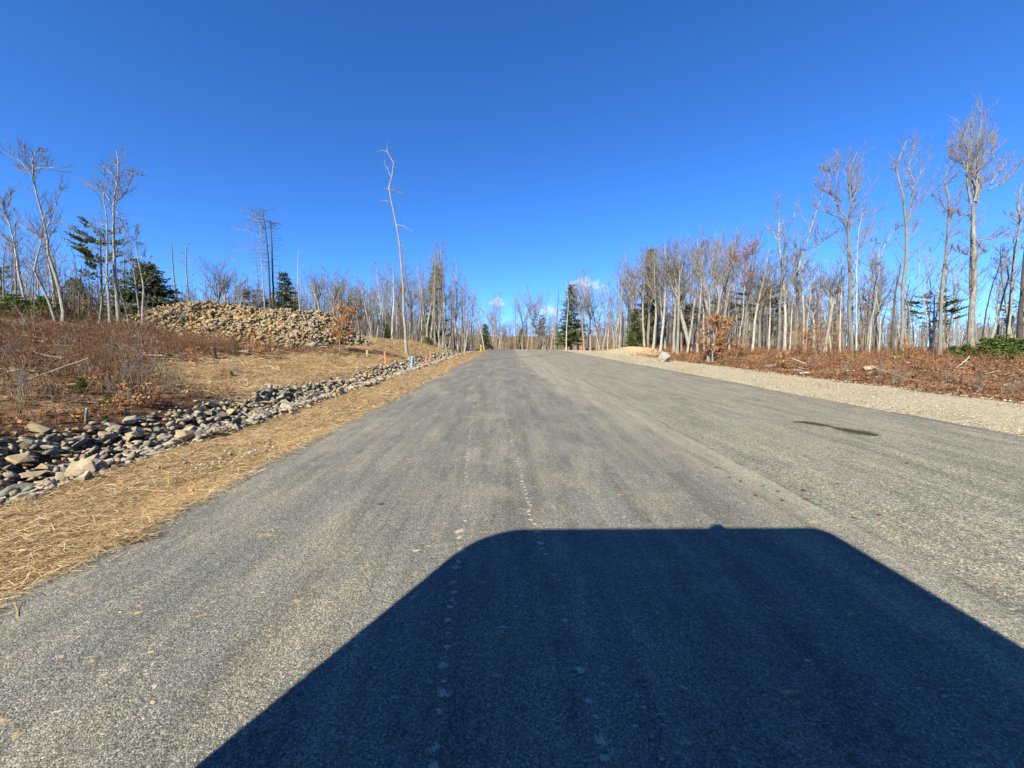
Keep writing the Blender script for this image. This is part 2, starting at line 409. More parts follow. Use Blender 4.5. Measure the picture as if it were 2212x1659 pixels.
MAT['brush'] = m_plain('brush_stem', [(0.0, (0.057, 0.022, 0.013)), (0.35, (0.119, 0.048, 0.028)), (0.7, (0.176, 0.085, 0.047)), (1.0, (0.275, 0.179, 0.104))], 0.85, 0.15)
MAT['brush_dry'] = m_plain('dry_brush_stem', [(0.0, (0.055, 0.025, 0.014)), (0.4, (0.115, 0.054, 0.029)), (0.7, (0.178, 0.102, 0.053)), (1.0, (0.306, 0.209, 0.112))], 0.85, 0.15)
MAT['straw'] = m_plain('straw', [(0.0, (0.125, 0.074, 0.032)), (0.3, (0.255, 0.168, 0.076)), (0.7, (0.370, 0.262, 0.128)), (1.0, (0.520, 0.405, 0.238))], 0.65, 0.3, 0.1)
MAT['wood'] = m_plain('weathered_wood', [(0.0, (0.13, 0.108, 0.08)), (0.5, (0.22, 0.19, 0.145)), (1.0, (0.32, 0.285, 0.23))], 0.85, 0.2, 0.0, True, 9)
MAT['cutwood'] = m_plain('cut_wood', [(0, (0.44, 0.31, 0.17))], 0.85, 0.2, 0.0, False, 20)
MAT['orange'] = m_plain('orange_paint', [(0, (0.62, 0.15, 0.055))], 0.6, 0.3, 0.0, False, 14)
MAT['blue'] = m_plain('blue_paint', [(0, (0.14, 0.26, 0.58))], 0.6, 0.3, 0.0, False, 14)
MAT['lath'] = m_plain('raw_lath', [(0, (0.58, 0.42, 0.24))], 0.8, 0.2, 0.0, False, 14)
MAT['yellow'] = m_plain('yellow_paint', [(0, (0.85, 0.74, 0.04))], 0.45, 0.4, 0.0, False, 8)
MAT['white'] = m_plain('van_paint', [(0, (0.02, 0.025, 0.035))], 0.35, 0.5, 0.0, False)  # dark, so the unseen van bounces little light into its shadow
MAT['glass'] = m_plain('dark_glass', [(0, (0.02, 0.025, 0.03))], 0.08, 0.5, 0.0, False)
MAT['rubber'] = m_plain('rubber', [(0, (0.03, 0.03, 0.03))], 0.8, 0.3, 0.0, False)
MAT['steel'] = m_plain('steel', [(0, (0.42, 0.42, 0.42))], 0.4, 0.5, 0.0, False)
MAT['amber'] = m_plain('amber_knob', [(0, (0.8, 0.3, 0.03))], 0.3, 0.5, 0.0, False)  # colour of the knob added on the van roof for its shadow
MAT['dust'] = m_decal('dried_mud', (0.40, 0.352, 0.25), 0.12, 0.55, 0.78)
MAT['clay'] = m_decal('clay_smear', (0.42, 0.31, 0.17), 0.25, 1.15, 0.75)
MAT['scuff'] = m_decal('pale_scuff', (0.40, 0.37, 0.31), 0.4, 1.25, 0.36, 34)
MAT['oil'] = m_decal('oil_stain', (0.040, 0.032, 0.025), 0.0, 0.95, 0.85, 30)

# ------------------------------------------------------------------ the lie of the land
def road_z(y):
    y = np.asarray(y, float)
    z = 0.0744 * y
    k = 0.00072
    a = np.clip(y - 50.0, 0, 51.7)
    return np.where(y > 50.0, 0.0744 * 50 + 0.0744 * a - k * a * a, z) - np.clip(y - 140, 0, None) * 0.01

XS = np.array([-90, -40, -21, -16, -12, -9.5, -7.0])
YS = np.array([-12, 5, 8, 12, 16, 22, 27, 33, 50, 72, 110])
BT = np.array([[3, 2.8, 2.27, 1.7, 1.1, .6, .05], [3, 2.8, 2.27, 1.7, 1.1, .6, .05], [3, 2.8, 2.27, 1.7, 1.0, .52, .10],
               [3, 2.8, 2.3, 1.6, .95, .48, -.03], [3, 2.8, 2.3, 1.6, .9, .58, -.05], [3, 2.8, 2.2, 1.15, .95, .82, .05],
               [3, 2.8, 2.2, 1.6, 1.4, 1.25, .15], [3, 2.8, 2.2, 1.8, 1.5, 1.28, .15], [3, 2.8, 2.0, 1.6, 1.3, 1.0, .1],
               [2.5, 2.2, 1.4, 1.0, .8, .6, .0], [2, 1.8, 1, .7, .5, .3, .0]])
def _tables():
    gx = np.arange(-95, -3.9, 0.5); gy = np.arange(-16, 125, 0.5)
    rows = np.array([np.interp(gx, XS, r) for r in BT])
    tab = np.array([[np.interp(y, YS, rows[:, i]) for i in range(len(gx))] for y in gy])
    ker = np.exp(-np.linspace(-2, 2, 9) ** 2); ker /= ker.sum()
    pad = np.pad(tab, 4, mode='edge')
    pad = np.apply_along_axis(lambda a: np.convolve(a, ker, 'valid'), 0, pad)
    pad = np.apply_along_axis(lambda a: np.convolve(a, ker, 'valid'), 1, pad)
    return gx, gy, pad
GX, GY, GT = _tables()
def _bil(x, y):
    fx = np.clip((x - GX[0]) / 0.5, 0, len(GX) - 1.001); fy = np.clip((y - GY[0]) / 0.5, 0, len(GY) - 1.001)
    i = fx.astype(int); j = fy.astype(int); u = fx - i; v = fy - j
    return (GT[j, i] * (1 - u) + GT[j, i + 1] * u) * (1 - v) + (GT[j + 1, i] * (1 - u) + GT[j + 1, i + 1] * u) * v
_rw = np.random.default_rng(5)
WV = [(_rw.uniform(0.15, 2.2) * np.array([math.cos(a), math.sin(a)]), _rw.uniform(0, 6.28)) for a in _rw.uniform(0, 6.28, 26)]
def lump(x, y):
    s = np.zeros(np.broadcast(x, y).shape)
    for k, ph in WV: s = s + np.sin(k[0] * x + k[1] * y + ph) / (0.6 + np.hypot(*k))
    return s / 8.0
LEFT, RIGHT = -2.7, 7.6                       # edges of the asphalt
VERGE, BANK, GRAVEL = -4.45, -7.0, 11.9       # straw verge, far side of the stone ditch, outer edge of the gravel
def ground(x, y):
    x = np.asarray(x, float); y = np.asarray(y, float)
    x, y = np.broadcast_arrays(x, y)
    R = road_z(y)
    wig = 0.25 * np.sin(y * 0.45) + 0.12 * np.sin(y * 1.3 + 1)
    left = np.where(x < BANK, _bil(x, y), 0)
    t = np.clip((x - BANK) / (VERGE - BANK), 0, 1)              # 0 at the bank, 1 at the verge
    ditch = (1 - t) * _bil(np.full_like(x, BANK), y) + t * (-0.10) - 0.42 * np.sin(math.pi * t) ** 1.3
    v = np.clip((x - VERGE) / (LEFT - VERGE), 0, 1)
    verge = -0.10 + 0.075 * v + 0.02 * lump(x * 4, y * 4)
    b = np.where(x < BANK, left, np.where(x < VERGE, ditch, verge))
    g = np.clip((x - RIGHT) / (GRAVEL - RIGHT), 0, 1)
    shoulder = -0.035 - 0.02 * g
    r = np.clip((x - GRAVEL) / 7.0, 0, 1); r = r * r * (3 - 2 * r)
    right = -0.055 + 0.52 * r - 0.10 * np.clip((x - GRAVEL) * 1.2, 0, 1) * np.clip(1 - (x - GRAVEL) / 4, 0, 1)
    mound = 0.75 * np.exp(-((x - 13.4) / 2.6) ** 2 - ((y - 41) / 6.0) ** 2)
    b = np.where(x > GRAVEL, right + mound, np.where(x > RIGHT, shoulder + mound * np.clip((x - 9.5) / 2.4, 0, 1), np.where(x > LEFT, -0.06, b)))
    rough = np.clip((-x + BANK) / 1.5, 0, 1) + np.clip((x - GRAVEL) / 2, 0, 1)
    far = np.clip((np.abs(x) - 30) / 40, 0, 1)
    b = b + rough * (0.12 * lump(x * 1.6, y * 1.6) + 0.10 * lump(x * 5.1, y * 5.1) + 0.35 * far * lump(x * .2, y * .2))
    amp = np.interp(x, [-260, -90, -40, 40, 90, 240], [7.0, 9.0, 13.0, 13.0, 8.0, 4.0]); hl = np.clip((y - 104) / 100, 0, 1)
    return R + b + amp * hl * hl * (3 - 2 * hl)

FWD = np.array([math.sin(YAW) * math.cos(PITCH), math.cos(YAW) * math.cos(PITCH), -math.sin(PITCH)])
UPV = np.array([math.sin(YAW) * math.sin(PITCH), math.cos(YAW) * math.sin(PITCH), math.cos(PITCH)])
RGT = np.array([math.cos(YAW), -math.sin(YAW), 0.0])
def at(px, py, d):
    return np.array([0, 0, CAMZ]) + d * (FWD + (px - CX) / F * RGT + (CY - py) / F * UPV)
def gp(px, d):
    p = at(px, 797, d); p[2] = ground(p[0], p[1]); return p
def hit(px, py):
    """where the sight line of a picture point meets the ground"""
    d = np.concatenate([np.arange(1.0, 40, 0.05), np.arange(40, 160, 0.25)])
    P = np.array([0, 0, CAMZ]) + d[:, None] * (FWD + (px - CX) / F * RGT + (CY - py) / F * UPV)
    below = np.nonzero(P[:, 2] <= ground(P[:, 0], P[:, 1]))[0]
    p = P[below[0]] if len(below) else P[-1]
    return np.array([p[0], p[1], float(ground(p[0], p[1]))])

# ---- ground sheet
def axis(parts):
    out = []
    for a, b, s in parts: out.append(np.arange(a, b - 1e-6, s))
    return np.concatenate(out)
gxs = np.unique(np.round(np.concatenate([axis([(-1800, -300, 150), (-300, -95, 12), (-95, -30, 2.0), (-30, -9, 0.35), (-9, -2.4, 0.14), (-2.4, 7.2, 0.8),
            (7.2, 13.2, 0.25), (13.2, 30, 0.45), (30, 95, 2.0), (95, 300, 12), (300, 1801, 150)]), [LEFT, RIGHT, VERGE, BANK, GRAVEL]]), 3))
gys = axis([(-300, -20, 20), (-20, -2, 1.0), (-2, 30, 0.22), (30, 60, 0.5), (60, 130, 1.5), (130, 300, 10), (300, 2001, 100)])
XX, YY = np.meshgrid(gxs, gys); ZZ = ground(XX, YY)
nx, ny = len(gxs), len(gys)
idx = (np.arange(ny - 1)[:, None] * nx + np.arange(nx - 1)[None, :]).reshape(-1)
mb = MB().add(np.stack([XX, YY, ZZ], -1).reshape(-1, 3), np.stack([idx, idx + 1, idx + nx + 1, idx + nx], 1))
g_me = mb.mesh('ground', MAT['ground'], True)
def sm(v, a, b):
    t = np.clip((v - a) / (b - a), 0, 1); return t * t * (3 - 2 * t)
def straw_zone(x, y):
    verge = sm(x, VERGE - 0.5, VERGE + 0.1) * sm(-x, -LEFT - 0.6, -LEFT)
    # the mulched bank beyond the ditch: narrow near the camera, wide further on
    w = np.interp(y, [8, 11, 14, 18, 22, 26, 30, 45, 60, 75], [0.6, 2.7, 3.8, 3.4, 2.8, 3.6, 6.0, 7.5, 6.0, 3.0])
    bank = sm(x, BANK - w - 0.8, BANK - w + 0.5) * (x < BANK + 0.4) * sm(y, 8, 11) * sm(-y, -80, -66)
    return np.maximum(verge, bank)
def soil_zone(x, y):
    ax, ay, bx, by = -15.5, 17.0, -10.0, 22.2
    t = np.clip(((x - ax) * (bx - ax) + (y - ay) * (by - ay)) / ((bx - ax) ** 2 + (by - ay) ** 2), 0, 1)
    d = np.hypot(x - ax - t * (bx - ax), y - ay - t * (by - ay)) + 0.5 * lump(x * 2.2 + 4, y * 2.2)
    return np.clip(1.75 - d / 1.35, 0, 1)
def sand_zone(x, y):
    return np.clip(1.5 - 1.25 * np.hypot((x - 12.6) / 3.0, (y - 41) / 9.0), 0, 1)
zc = np.zeros((nx * ny, 4), np.float32)
zc[:, 0] = straw_zone(XX, YY).ravel(); zc[:, 1] = soil_zone(XX, YY).ravel(); zc[:, 2] = sand_zone(XX, YY).ravel(); zc[:, 3] = 1
ca = g_me.attributes.new('zone', 'FLOAT_COLOR', 'POINT'); ca.data.foreach_set('color', zc.ravel())
tag(link('ground', g_me), kind='structure')

# ---- road sheet with ragged edges
rng = np.random.default_rng(11)
ry = np.concatenate([np.arange(-14, 30, 0.12), np.arange(30, 125, 0.5)])
def ragged(y, seed, amp):
    r = np.random.default_rng(seed); s = np.zeros_like(y)
    for f_, a in ((0.35, 1.0), (0.9, 0.7), (2.3, 0.5), (5.5, 0.35), (13, 0.25)): s += a * np.sin(y * f_ + r.uniform(0, 6.28))
    return s * amp
le = LEFT + ragged(ry, 1, 0.035); re_ = RIGHT + ragged(ry, 2, 0.05)
cols = [le - 0.05, le - 0.02, le] + [np.full_like(ry, v) for v in np.linspace(-2.0, 7.0, 10)] + [re_, re_ + 0.03, re_ + 0.06]
offs = [-0.10, -0.02, 0.0] + [0.0] * 10 + [0.0, -0.02, -0.10]
V = np.stack([np.stack([c, ry, road_z(ry) + o], -1) for c, o in zip(cols, offs)], 1)
m_ = len(cols); idx = (np.arange(len(ry) - 1)[:, None] * m_ + np.arange(m_ - 1)[None, :]).reshape(-1)
tag(link('road', MB().add(V.reshape(-1, 3), np.stack([idx, idx + 1, idx + m_ + 1, idx + m_], 1)).mesh('road', MAT['asphalt'])), kind='structure')

# ---- gravel shoulder on the right: a sheet just over the ground
gy_ = np.concatenate([np.arange(-8, 40, 0.3), np.arange(40, 90, 1.0)])
ge = GRAVEL + 0.15 + ragged(gy_, 4, 0.11)
cc = [np.full_like(gy_, RIGHT - 0.12)] + [RIGHT + (ge - RIGHT) * f_ for f_ in np.linspace(0.08, 1, 12)]
V = []
for i, c in enumerate(cc):
    z = ground(c, gy_) + 0.02 + 0.018 * lump(c * 5, gy_ * 5)
    if i == len(cc) - 1: z = ground(c, gy_) - 0.05
    if i == 0: z = road_z(gy_) - 0.045
    V.append(np.stack([c, gy_, z], -1))
V = np.stack(V, 1); m_ = len(cc); idx = (np.arange(len(gy_) - 1)[:, None] * m_ + np.arange(m_ - 1)[None, :]).reshape(-1)
tag(link('gravel_shoulder', MB().add(V.reshape(-1, 3), np.stack([idx, idx + 1, idx + m_ + 1, idx + m_], 1)).mesh('gravel_shoulder', MAT['gravel'], True)), kind='structure')

# ------------------------------------------------------------------ marks on the asphalt (flat stains)
def blob(mb, x, y, rx, ry_, rng, k=9, ang=0.0, lift=0.003):
    a = np.arange(k) * 2 * math.pi / k + rng.uniform(0, 1)
    r = np.clip(1 + rng.normal(0, 0.3, k), 0.35, 1.9)
    ux = np.cos(a) * r * rx; uy = np.sin(a) * r * ry_
    px = x + ux * math.cos(ang) - uy * math.sin(ang); py = y + ux * math.sin(ang) + uy * math.cos(ang)
    px = np.append(px, x); py = np.append(py, y)
    mb.add(np.stack([px, py, road_z(py) + lift], -1), [[i, (i + 1) % k, k] for i in range(k)], np.append(np.zeros(k), 1.0))
rng = np.random.default_rng(21)
trA = ([1.0, 1.75, 2.36, 2.95, 4.4, 7.07, 9.3, 17.9, 40], [.335, .305, .27, .195, .13, -.04, -.22, -.54, -.6])
trB = ([1.0, 1.84, 2.31, 2.95, 4.76, 8.6, 17.9, 40], [-.22, -.287, -.305, -.336, -.486, -.733, -1.18, -1.5])
mb = MB()
for (ty, tx), ph in ((trA, 0.0), (trB, 0.4)):
    y = 0.95
    while y < 34:
        s = 0.075 if y < 3 else 0.085 if y < 8 else 0.16
        if rng.random() < (0.74 + 0.3 * math.sin(y * 2.3 + ph * 9) if y < 12 else 0.6 + 0.35 * math.sin(y)):
            q = rng.uniform(0.6, 1.25) * (1.5 if rng.random() < 0.08 else 1) * (1 if y < 3 else 0.72)
            blob(mb, np.interp(y, ty, tx) + rng.normal(0, 0.008), y, 0.030 * q, 0.027 * q * (1 if y < 8 else 2.5), rng)
            if rng.random() < 0.15: blob(mb, np.interp(y, ty, tx) + rng.normal(0, 0.05), y + 0.03, 0.009, 0.012, rng)
        y += s * rng.uniform(0.7, 1.3)
# loose mud spots
for _ in range(900):
    y = 0.9 + rng.random() ** 1.6 * 16; x = rng.uniform(-2.5, 5.0)
    q = rng.uniform(0.4, 1.2); blob(mb, x, y, 0.012 * q * rng.uniform(1, 2.4), 0.010 * q, rng, 7, rng.normal(0, 0.3))
y = 1.0
tag(link('mud_tracks', mb.mesh('mud_tracks', MAT['dust'], att='edge')), 'dried pale mud prints dotted in two lines along the asphalt', 'mud tracks', kind='stuff')

def ribbon(mb, pts, w, rng, lift=0.0035, fade=True):
    pts = np.asarray(pts, float); n = len(pts)
    t = np.gradient(pts, axis=0); t = t / (np.linalg.norm(t, axis=1)[:, None] + 1e-9); nn = np.stack([-t[:, 1], t[:, 0]], -1)
    ww = w * (1 + rng.normal(0, 0.15, n))
    V = []; A = []
    for k, e in ((-1, 0), (0, 1), (1, 0)):
        q = pts + nn * (ww * k)[:, None]; V.append(np.stack([q[:, 0], q[:, 1], road_z(q[:, 1]) + lift], -1))
        A.append(np.full(n, float(e)) * (np.minimum(1, 4 * np.minimum(np.linspace(0, 1, n), np.linspace(1, 0, n)) + 0.1) if fade else 1))
    V = np.stack(V, 1).reshape(-1, 3); A = np.stack(A, 1).ravel()
    b = (np.arange(n - 1)[:, None] * 3 + np.array([0, 1])).ravel()
    mb.add(V, np.stack([b, b + 1, b + 4, b + 3], 1), A)
mb = MB()
yy = np.arange(1.2, 46, 0.25)
ribbon(mb, np.stack([2.5 - 0.078 * np.minimum(yy, 16) + 0.02 * np.sin(yy * 3), yy], -1), 0.035, rng)
ribbon(mb, np.stack([2.66 + 0.015 * np.sin(yy * 2.1), yy], -1), 0.03, rng)
ribbon(mb, np.stack([np.interp(yy, *trA) + 0.01, yy], -1)[28:], 0.03, rng)
ribbon(mb, np.stack([np.interp(yy, *trB), yy], -1)[24:], 0.03, rng)
for (x0, y0, x1, y1, w) in ((0.62, 1.6, 1.05, 1.62, .008), (0.5, 2.05, 0.95, 2.1, .009), (0.75, 1.32, 1.3, 1.36, .009), (-.1, 1.5, -.12, 2.2, .006), (0.0, 1.75, 0.25, 1.75, .008),
                            (-.5, 1.62, -.2, 1.64, .008), (1.2, 7.5, 2.4, 7.7, .05), (0.9, 13.5, 2.2, 14.2, .09), (1.8, 17.5, 3.0, 17.9, .10),
                            (1.6, 24.5, 2.6, 24.8, .12), (5.1, 6.0, 5.9, 6.05, .03), (4.9, 7.2, 5.4, 7.2, .025), 
                            (2.2, 3.0, 3.0, 3.3, .03), (3.6, 3.4, 3.9, 3.1, .02), (-.3, 9.0, -.1, 11.5, .03), (3.1, 2.0, 3.4, 1.75, .012), (1.7, 2.05, 1.85, 1.9, .005)):
    s = np.linspace(0, 1, 14)[:, None]
    ribbon(mb, np.array([[x0, y0]]) * (1 - s) + np.array([[x1, y1]]) * s + rng.normal(0, 0.006, (14, 2)), w, rng, 0.004)
for _ in range(60):
    y0 = 0.9 + 9 * rng.random() ** 1.5; x0 = rng.uniform(-2.4, 4.5); a0 = rng.normal(0.1, 0.35) + (1.4 if rng.random() < 0.3 else 0); L0 = rng.uniform(0.06, 0.25) * (1 + 0.15 * y0)
    s = np.linspace(-0.5, 0.5, 8)[:, None]
    ribbon(mb, np.array([[x0, y0]]) + s * L0 * np.array([[math.cos(a0), math.sin(a0)]]) + rng.normal(0, 0.004, (8, 2)), rng.uniform(0.006, 0.022), rng, 0.0042)
tag(link('scuff_marks', mb.mesh('scuff_marks', MAT['scuff'], att='edge')), 'thin pale scuffs and drag lines scratched on the asphalt', 'scuff marks', kind='stuff')
mb = MB()
for (px, py, wpx) in ((575, 1156, 60), (575, 1128, 30), (295, 1325, 60), (35, 1587, 60), (420, 1160, 25), (130, 1420, 30), (365, 1400, 14), (1130, 1100, 40), (1160, 910, 40), (1080, 905, 20), (1150, 815, 40),
                      (1190, 855, 25), (850, 1068, 20), (735, 1050, 12), (1310, 965, 20), (1760, 1128, 60), (1700, 1105, 30), (1100, 1070, 20), (200, 1430, 40), (1430, 1190, 20), (1370, 1290, 25)):
    d = 1.4 * F / (py - 735.0); p = at(px, py, d)
    blob(mb, p[0], p[1], wpx / 2 / F * d * 0.95, wpx / 2 / F * d * 0.42, rng, 11, rng.normal(0, 0.15), 0.0048)
for _ in range(110):
    y0 = 1.0 + 8 * rng.random() ** 1.4; x0 = rng.uniform(-2.4, 1.2) if rng.random() < 0.75 else rng.uniform(1.2, 4.5); q0 = rng.uniform(0.012, 0.05)
    blob(mb, x0, y0, q0 * rng.uniform(1, 2), q0 * rng.uniform(0.5, 0.9), rng, 10, rng.normal(0, 0.4), 0.0048)
tag(link('clay_smears', mb.mesh('clay_smears', MAT['clay'], att='edge')), 'tan clay smears dried on the asphalt', 'clay smears', kind='stuff')
mb = MB()
o = np.array([[at(px, py, 1.4 * F / (py - 735))[0], at(px, py, 1.4 * F / (py - 735))[1]] for px, py in ((1712, 911), (1745, 912), (1775, 917), (1800, 922), (1830, 928), (1862, 934), (1898, 940))])
w_ = np.array([0.05, 0.19, 0.19, 0.06, 0.27, 0.34, 0.14])
s = np.linspace(0, 6, 40); pts = np.stack([np.interp(s, range(7), o[:, i]) for i in range(2)], -1); wv = np.interp(s, range(7), w_)
t = np.gradient(pts, axis=0); t /= np.linalg.norm(t, axis=1)[:, None]; nn = np.stack([-t[:, 1], t[:, 0]], -1)
V = np.stack([np.stack([(pts + nn * (wv * k)[:, None])[:, 0], (pts + nn * (wv * k)[:, None])[:, 1], road_z((pts + nn * (wv * k)[:, None])[:, 1]) + 0.004], -1) for k in (-1, 0, 1)], 1)
b = (np.arange(39)[:, None] * 3 + np.array([0, 1])).ravel()
mb.add(V.reshape(-1, 3), np.stack([b, b + 1, b + 4, b + 3], 1), np.tile([0, 1.0, 0], 40))
tag(link('oil_stain', mb.mesh('oil_stain', MAT['oil'], att='edge')), 'dark elongated oil stain on the older asphalt lane', 'stain', kind='stuff')

# a thin dark line slanting across the far asphalt, in the stain's dark material
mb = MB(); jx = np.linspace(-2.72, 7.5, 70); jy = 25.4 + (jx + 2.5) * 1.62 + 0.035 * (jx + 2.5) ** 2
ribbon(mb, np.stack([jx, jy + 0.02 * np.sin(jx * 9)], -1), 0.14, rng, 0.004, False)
tag(link('dark_line', mb.mesh('dark_line', MAT['oil'], att='edge')), 'thin dark line running slantwise across the asphalt', 'joint', kind='stuff')

# ------------------------------------------------------------------ straw mulch
def straw_blades(mb, x, y, L, w, rng, lift=(0.0, 0.05), dirmean=0.0, dirsd=0.7):
    n = len(x); a = rng.normal(dirmean, dirsd, n) + math.pi / 2; tilt = rng.normal(0.0, 0.18, n)
    z = ground(x, y) + 0.006 + rng.uniform(*lift, n) * rng.random(n)
    z = np.where((x > LEFT - 0.03) & (x < RIGHT), road_z(y) + 0.008 + rng.uniform(0, 0.02, n), z)
    u = np.stack([np.cos(a) * np.cos(tilt), np.sin(a) * np.cos(tilt), np.sin(tilt)], -1) * (L / 2)[:, None]
    c = np.stack([x, y, z + np.abs(u[:, 2]) * 0.6], -1)
    s = unit(np.cross(u, np.array([0, 0, 1.0]) + rng.normal(0, 0.5, (n, 3)))) * (w / 2)[:, None]
    bend = np.zeros((n, 3)); bend[:, 2] = rng.normal(0.0, 0.12, n) * L; bend[:, :2] = rng.normal(0, 0.07, (n, 2)) * L[:, None]
    slope = np.zeros((n, 3)); slope[:, 2] = 0.0744 * u[:, 1]
    u = u + slope
    Vv = np.stack([c - u - s, c - u + s, c + bend - s, c + bend + s, c + u - s, c + u + s], 1).reshape(-1, 3)
    b = np.arange(n)[:, None] * 6
    q = np.concatenate([b + np.array([[0, 1, 3, 2]]), b + np.array([[2, 3, 5, 4]])], 0)
    mb.add(Vv, q)
rng = np.random.default_rng(31)
mb = MB()
n = 115000
y = 1.4 + 46 * rng.random(n) ** 2.6
x = rng.uniform(VERGE - 0.25, LEFT + 0.02, n) + rng.normal(0, 0.05, n)
x = np.where(rng.random(n) < 0.07, LEFT + np.abs(rng.normal(0, 0.16, n)), x)
# bare dark hollows and thick tufts
keep = (lump(x * 5 + 3, y * 5) > -0.28 + rng.normal(0, 0.25, n)) & (x < LEFT + ragged(y, 1, 0.035) + 0.03 + np.abs(rng.normal(0, 0.13, n)))
x, y = x[keep], y[keep]; far = 1 + y / 14.0
straw_blades(mb, x, y, rng.uniform(0.04, 0.15, len(x)) * np.minimum(far, 1.6), rng.uniform(0.0014, 0.0032, len(x)) * far, rng, (0.0, 0.035), -0.95, 0.75)
tag(link('straw_mulch', mb.mesh('straw_mulch', MAT['straw'])), 'golden straw mulch spread on the verge beside the asphalt', 'straw', kind='stuff')
mb = MB(); n = 40000
y = 9 + 56 * rng.random(n) ** 1.5; x = BANK + 0.3 - 9 * rng.random(n)
keep = straw_zone(x, y) > rng.uniform(0.1, 0.9, n); x, y = x[keep], y[keep]; far = 1 + y / 16.0
straw_blades(mb, x, y, rng.uniform(0.10, 0.28, len(x)) * np.minimum(far, 2), rng.uniform(0.003, 0.006, len(x)) * far, rng, (0.0, 0.05), 0.0, 1.3)
tag(link('straw_cover', mb.mesh('straw_cover', MAT['straw'])), 'pale straw mulch covering the smooth bank beyond the stone ditch', 'straw', kind='stuff')
mb = MB(); c0 = hit(283, 1187); n = 260
straw_blades(mb, c0[0] + rng.normal(0, 0.055, n), c0[1] + rng.normal(0, 0.03, n), rng.uniform(0.05, 0.16, n), rng.uniform(0.002, 0.004, n), rng, (0, 0.03), -0.9, 0.5)
tag(link('straw_tuft', mb.mesh('straw_tuft', MAT['straw'])), 'small loose straw tuft lying on the asphalt edge', 'straw tuft', kind='stuff')

# ------------------------------------------------------------------ stones
import bmesh
def hull_stone(seed, flat=0.5, pts=20, mat=None, bev=0.04):
    r = np.random.default_rng(seed)
    P = unit(r.normal(0, 1, (pts, 3))) * r.uniform(0.78, 1.05, (pts, 1))
    P = np.sign(P) * np.abs(P) ** 0.8 * np.array([1.0, r.uniform(0.6, 0.9), flat * r.uniform(0.75, 1.2)])
    bm = bmesh.new()
    for p in P: bm.verts.new(p)
    bmesh.ops.convex_hull(bm, input=bm.verts)
    loose = [v for v in bm.verts if not v.link_faces]
    bmesh.ops.delete(bm, geom=loose, context='VERTS')
    bmesh.ops.dissolve_limit(bm, angle_limit=math.radians(16), verts=bm.verts, edges=bm.edges)
    if bev: bmesh.ops.bevel(bm, geom=bm.edges[:], offset=bev, segments=1, profile=0.6, affect='EDGES', clamp_overlap=True)
    bmesh.ops.triangulate(bm, faces=bm.faces)
    me = bpy.data.meshes.new('stone'); bm.to_mesh(me); bm.free()
    me.materials.append(mat)
    return me
def mesh_np(me):
    v = np.zeros(len(me.vertices) * 3); me.vertices.foreach_get('co', v)
    f = np.zeros(len(me.loops), dtype=np.int32); me.loops.foreach_get('vertex_index', f)
    return v.reshape(-1, 3), f.reshape(-1, 3)
def euler_m(a, b, c):
    ca, sa, cb, sb, cc_, sc_ = math.cos(a), math.sin(a), math.cos(b), math.sin(b), math.cos(c), math.sin(c)
    Rx = np.array([[1, 0, 0], [0, ca, -sa], [0, sa, ca]]); Ry = np.array([[cb, 0, sb], [0, 1, 0], [-sb, 0, cb]]); Rz = np.array([[cc_, -sc_, 0], [sc_, cc_, 0], [0, 0, 1]])
    return Rz @ Ry @ Rx
def stone_set(root, protos, plain, recs, n_single, mat, massname, score):
    """recs: (x, y, z, size, rx, ry, rz, proto) - the largest in view singly, the rest as one mass"""
    order = np.argsort(-score)
    data = [mesh_np(p) for p in plain]
    for i in order[:n_single]:
        x, y, z, s, a, b, c, k = recs[i]
        o = link('stone', protos[int(k)], root, (x, y, z), (a, b, c), (s, s, s))
    mb = MB()
    for i in order[n_single:]:
        x, y, z, s, a, b, c, k = recs[i]
        v, f = data[int(k)]
        mb.add((v * s) @ euler_m(a, b, c).T + np.array([x, y, z]), f)
    tag(link(massname, mb.mesh(massname, mat), root), kind='stuff')

rng = np.random.default_rng(41)
root = tag(empty('stone_ditch'), 'long drainage ditch lined with loose angular grey and tan stones', 'ditch')
protos = [hull_stone(100 + i, (0.34, 0.46, 0.55, 0.40, 0.62)[i % 5], 11 + i % 7, MAT['stone'], (0.0, 0.03, 0.05)[i % 3]) for i in range(22)]
recs = []
def ditch_edges(y):
    wl = 0.16 * np.sin(y * 0.8 + 1) + 0.10 * np.sin(y * 2.1); wr = 0.10 * np.sin(y * 1.1) + 0.06 * np.sin(y * 3.0 + 2)
    return BANK + 0.30 + 0.7 * wl, VERGE + wr
y = 1.6
ys_ = []
while y < 66:
    ys_.append(y); y += 0.115 + y * 0.0036
for y0 in ys_:
    a, b = ditch_edges(y0)
    for layer in range(3 if y0 < 16 else 2):
        x = a + rng.uniform(0, 0.25)
        while x < b:
            big = rng.random()
            s = (0.052 + 0.055 * rng.random() + (0.08 * rng.random() if big < 0.24 else 0) + (0.10 * rng.random() if big < 0.02 else 0)) * (1 + 0.007 * y0)
            if layer == 2: s = 0.035 + 0.04 * rng.random()
            if rng.random() < 0.82:
                xx = x + rng.normal(0, 0.05); yy_ = y0 + rng.normal(0, 0.09)
                z = float(ground(xx, yy_)) + s * 0.22 + min(layer, 1) * 0.10 * rng.random() + 0.015
                recs.append((xx, yy_, z, s, rng.normal(0, 0.3), rng.normal(0, 0.3), rng.uniform(0, 6.28), rng.integers(0, len(protos))))
            x += s * 1.75 + 0.02
recs = np.array(recs); dist = np.hypot(recs[:, 0], recs[:, 1])
inview = (np.abs(recs[:, 0]) / np.maximum(recs[:, 1], 0.1) < 1.42)
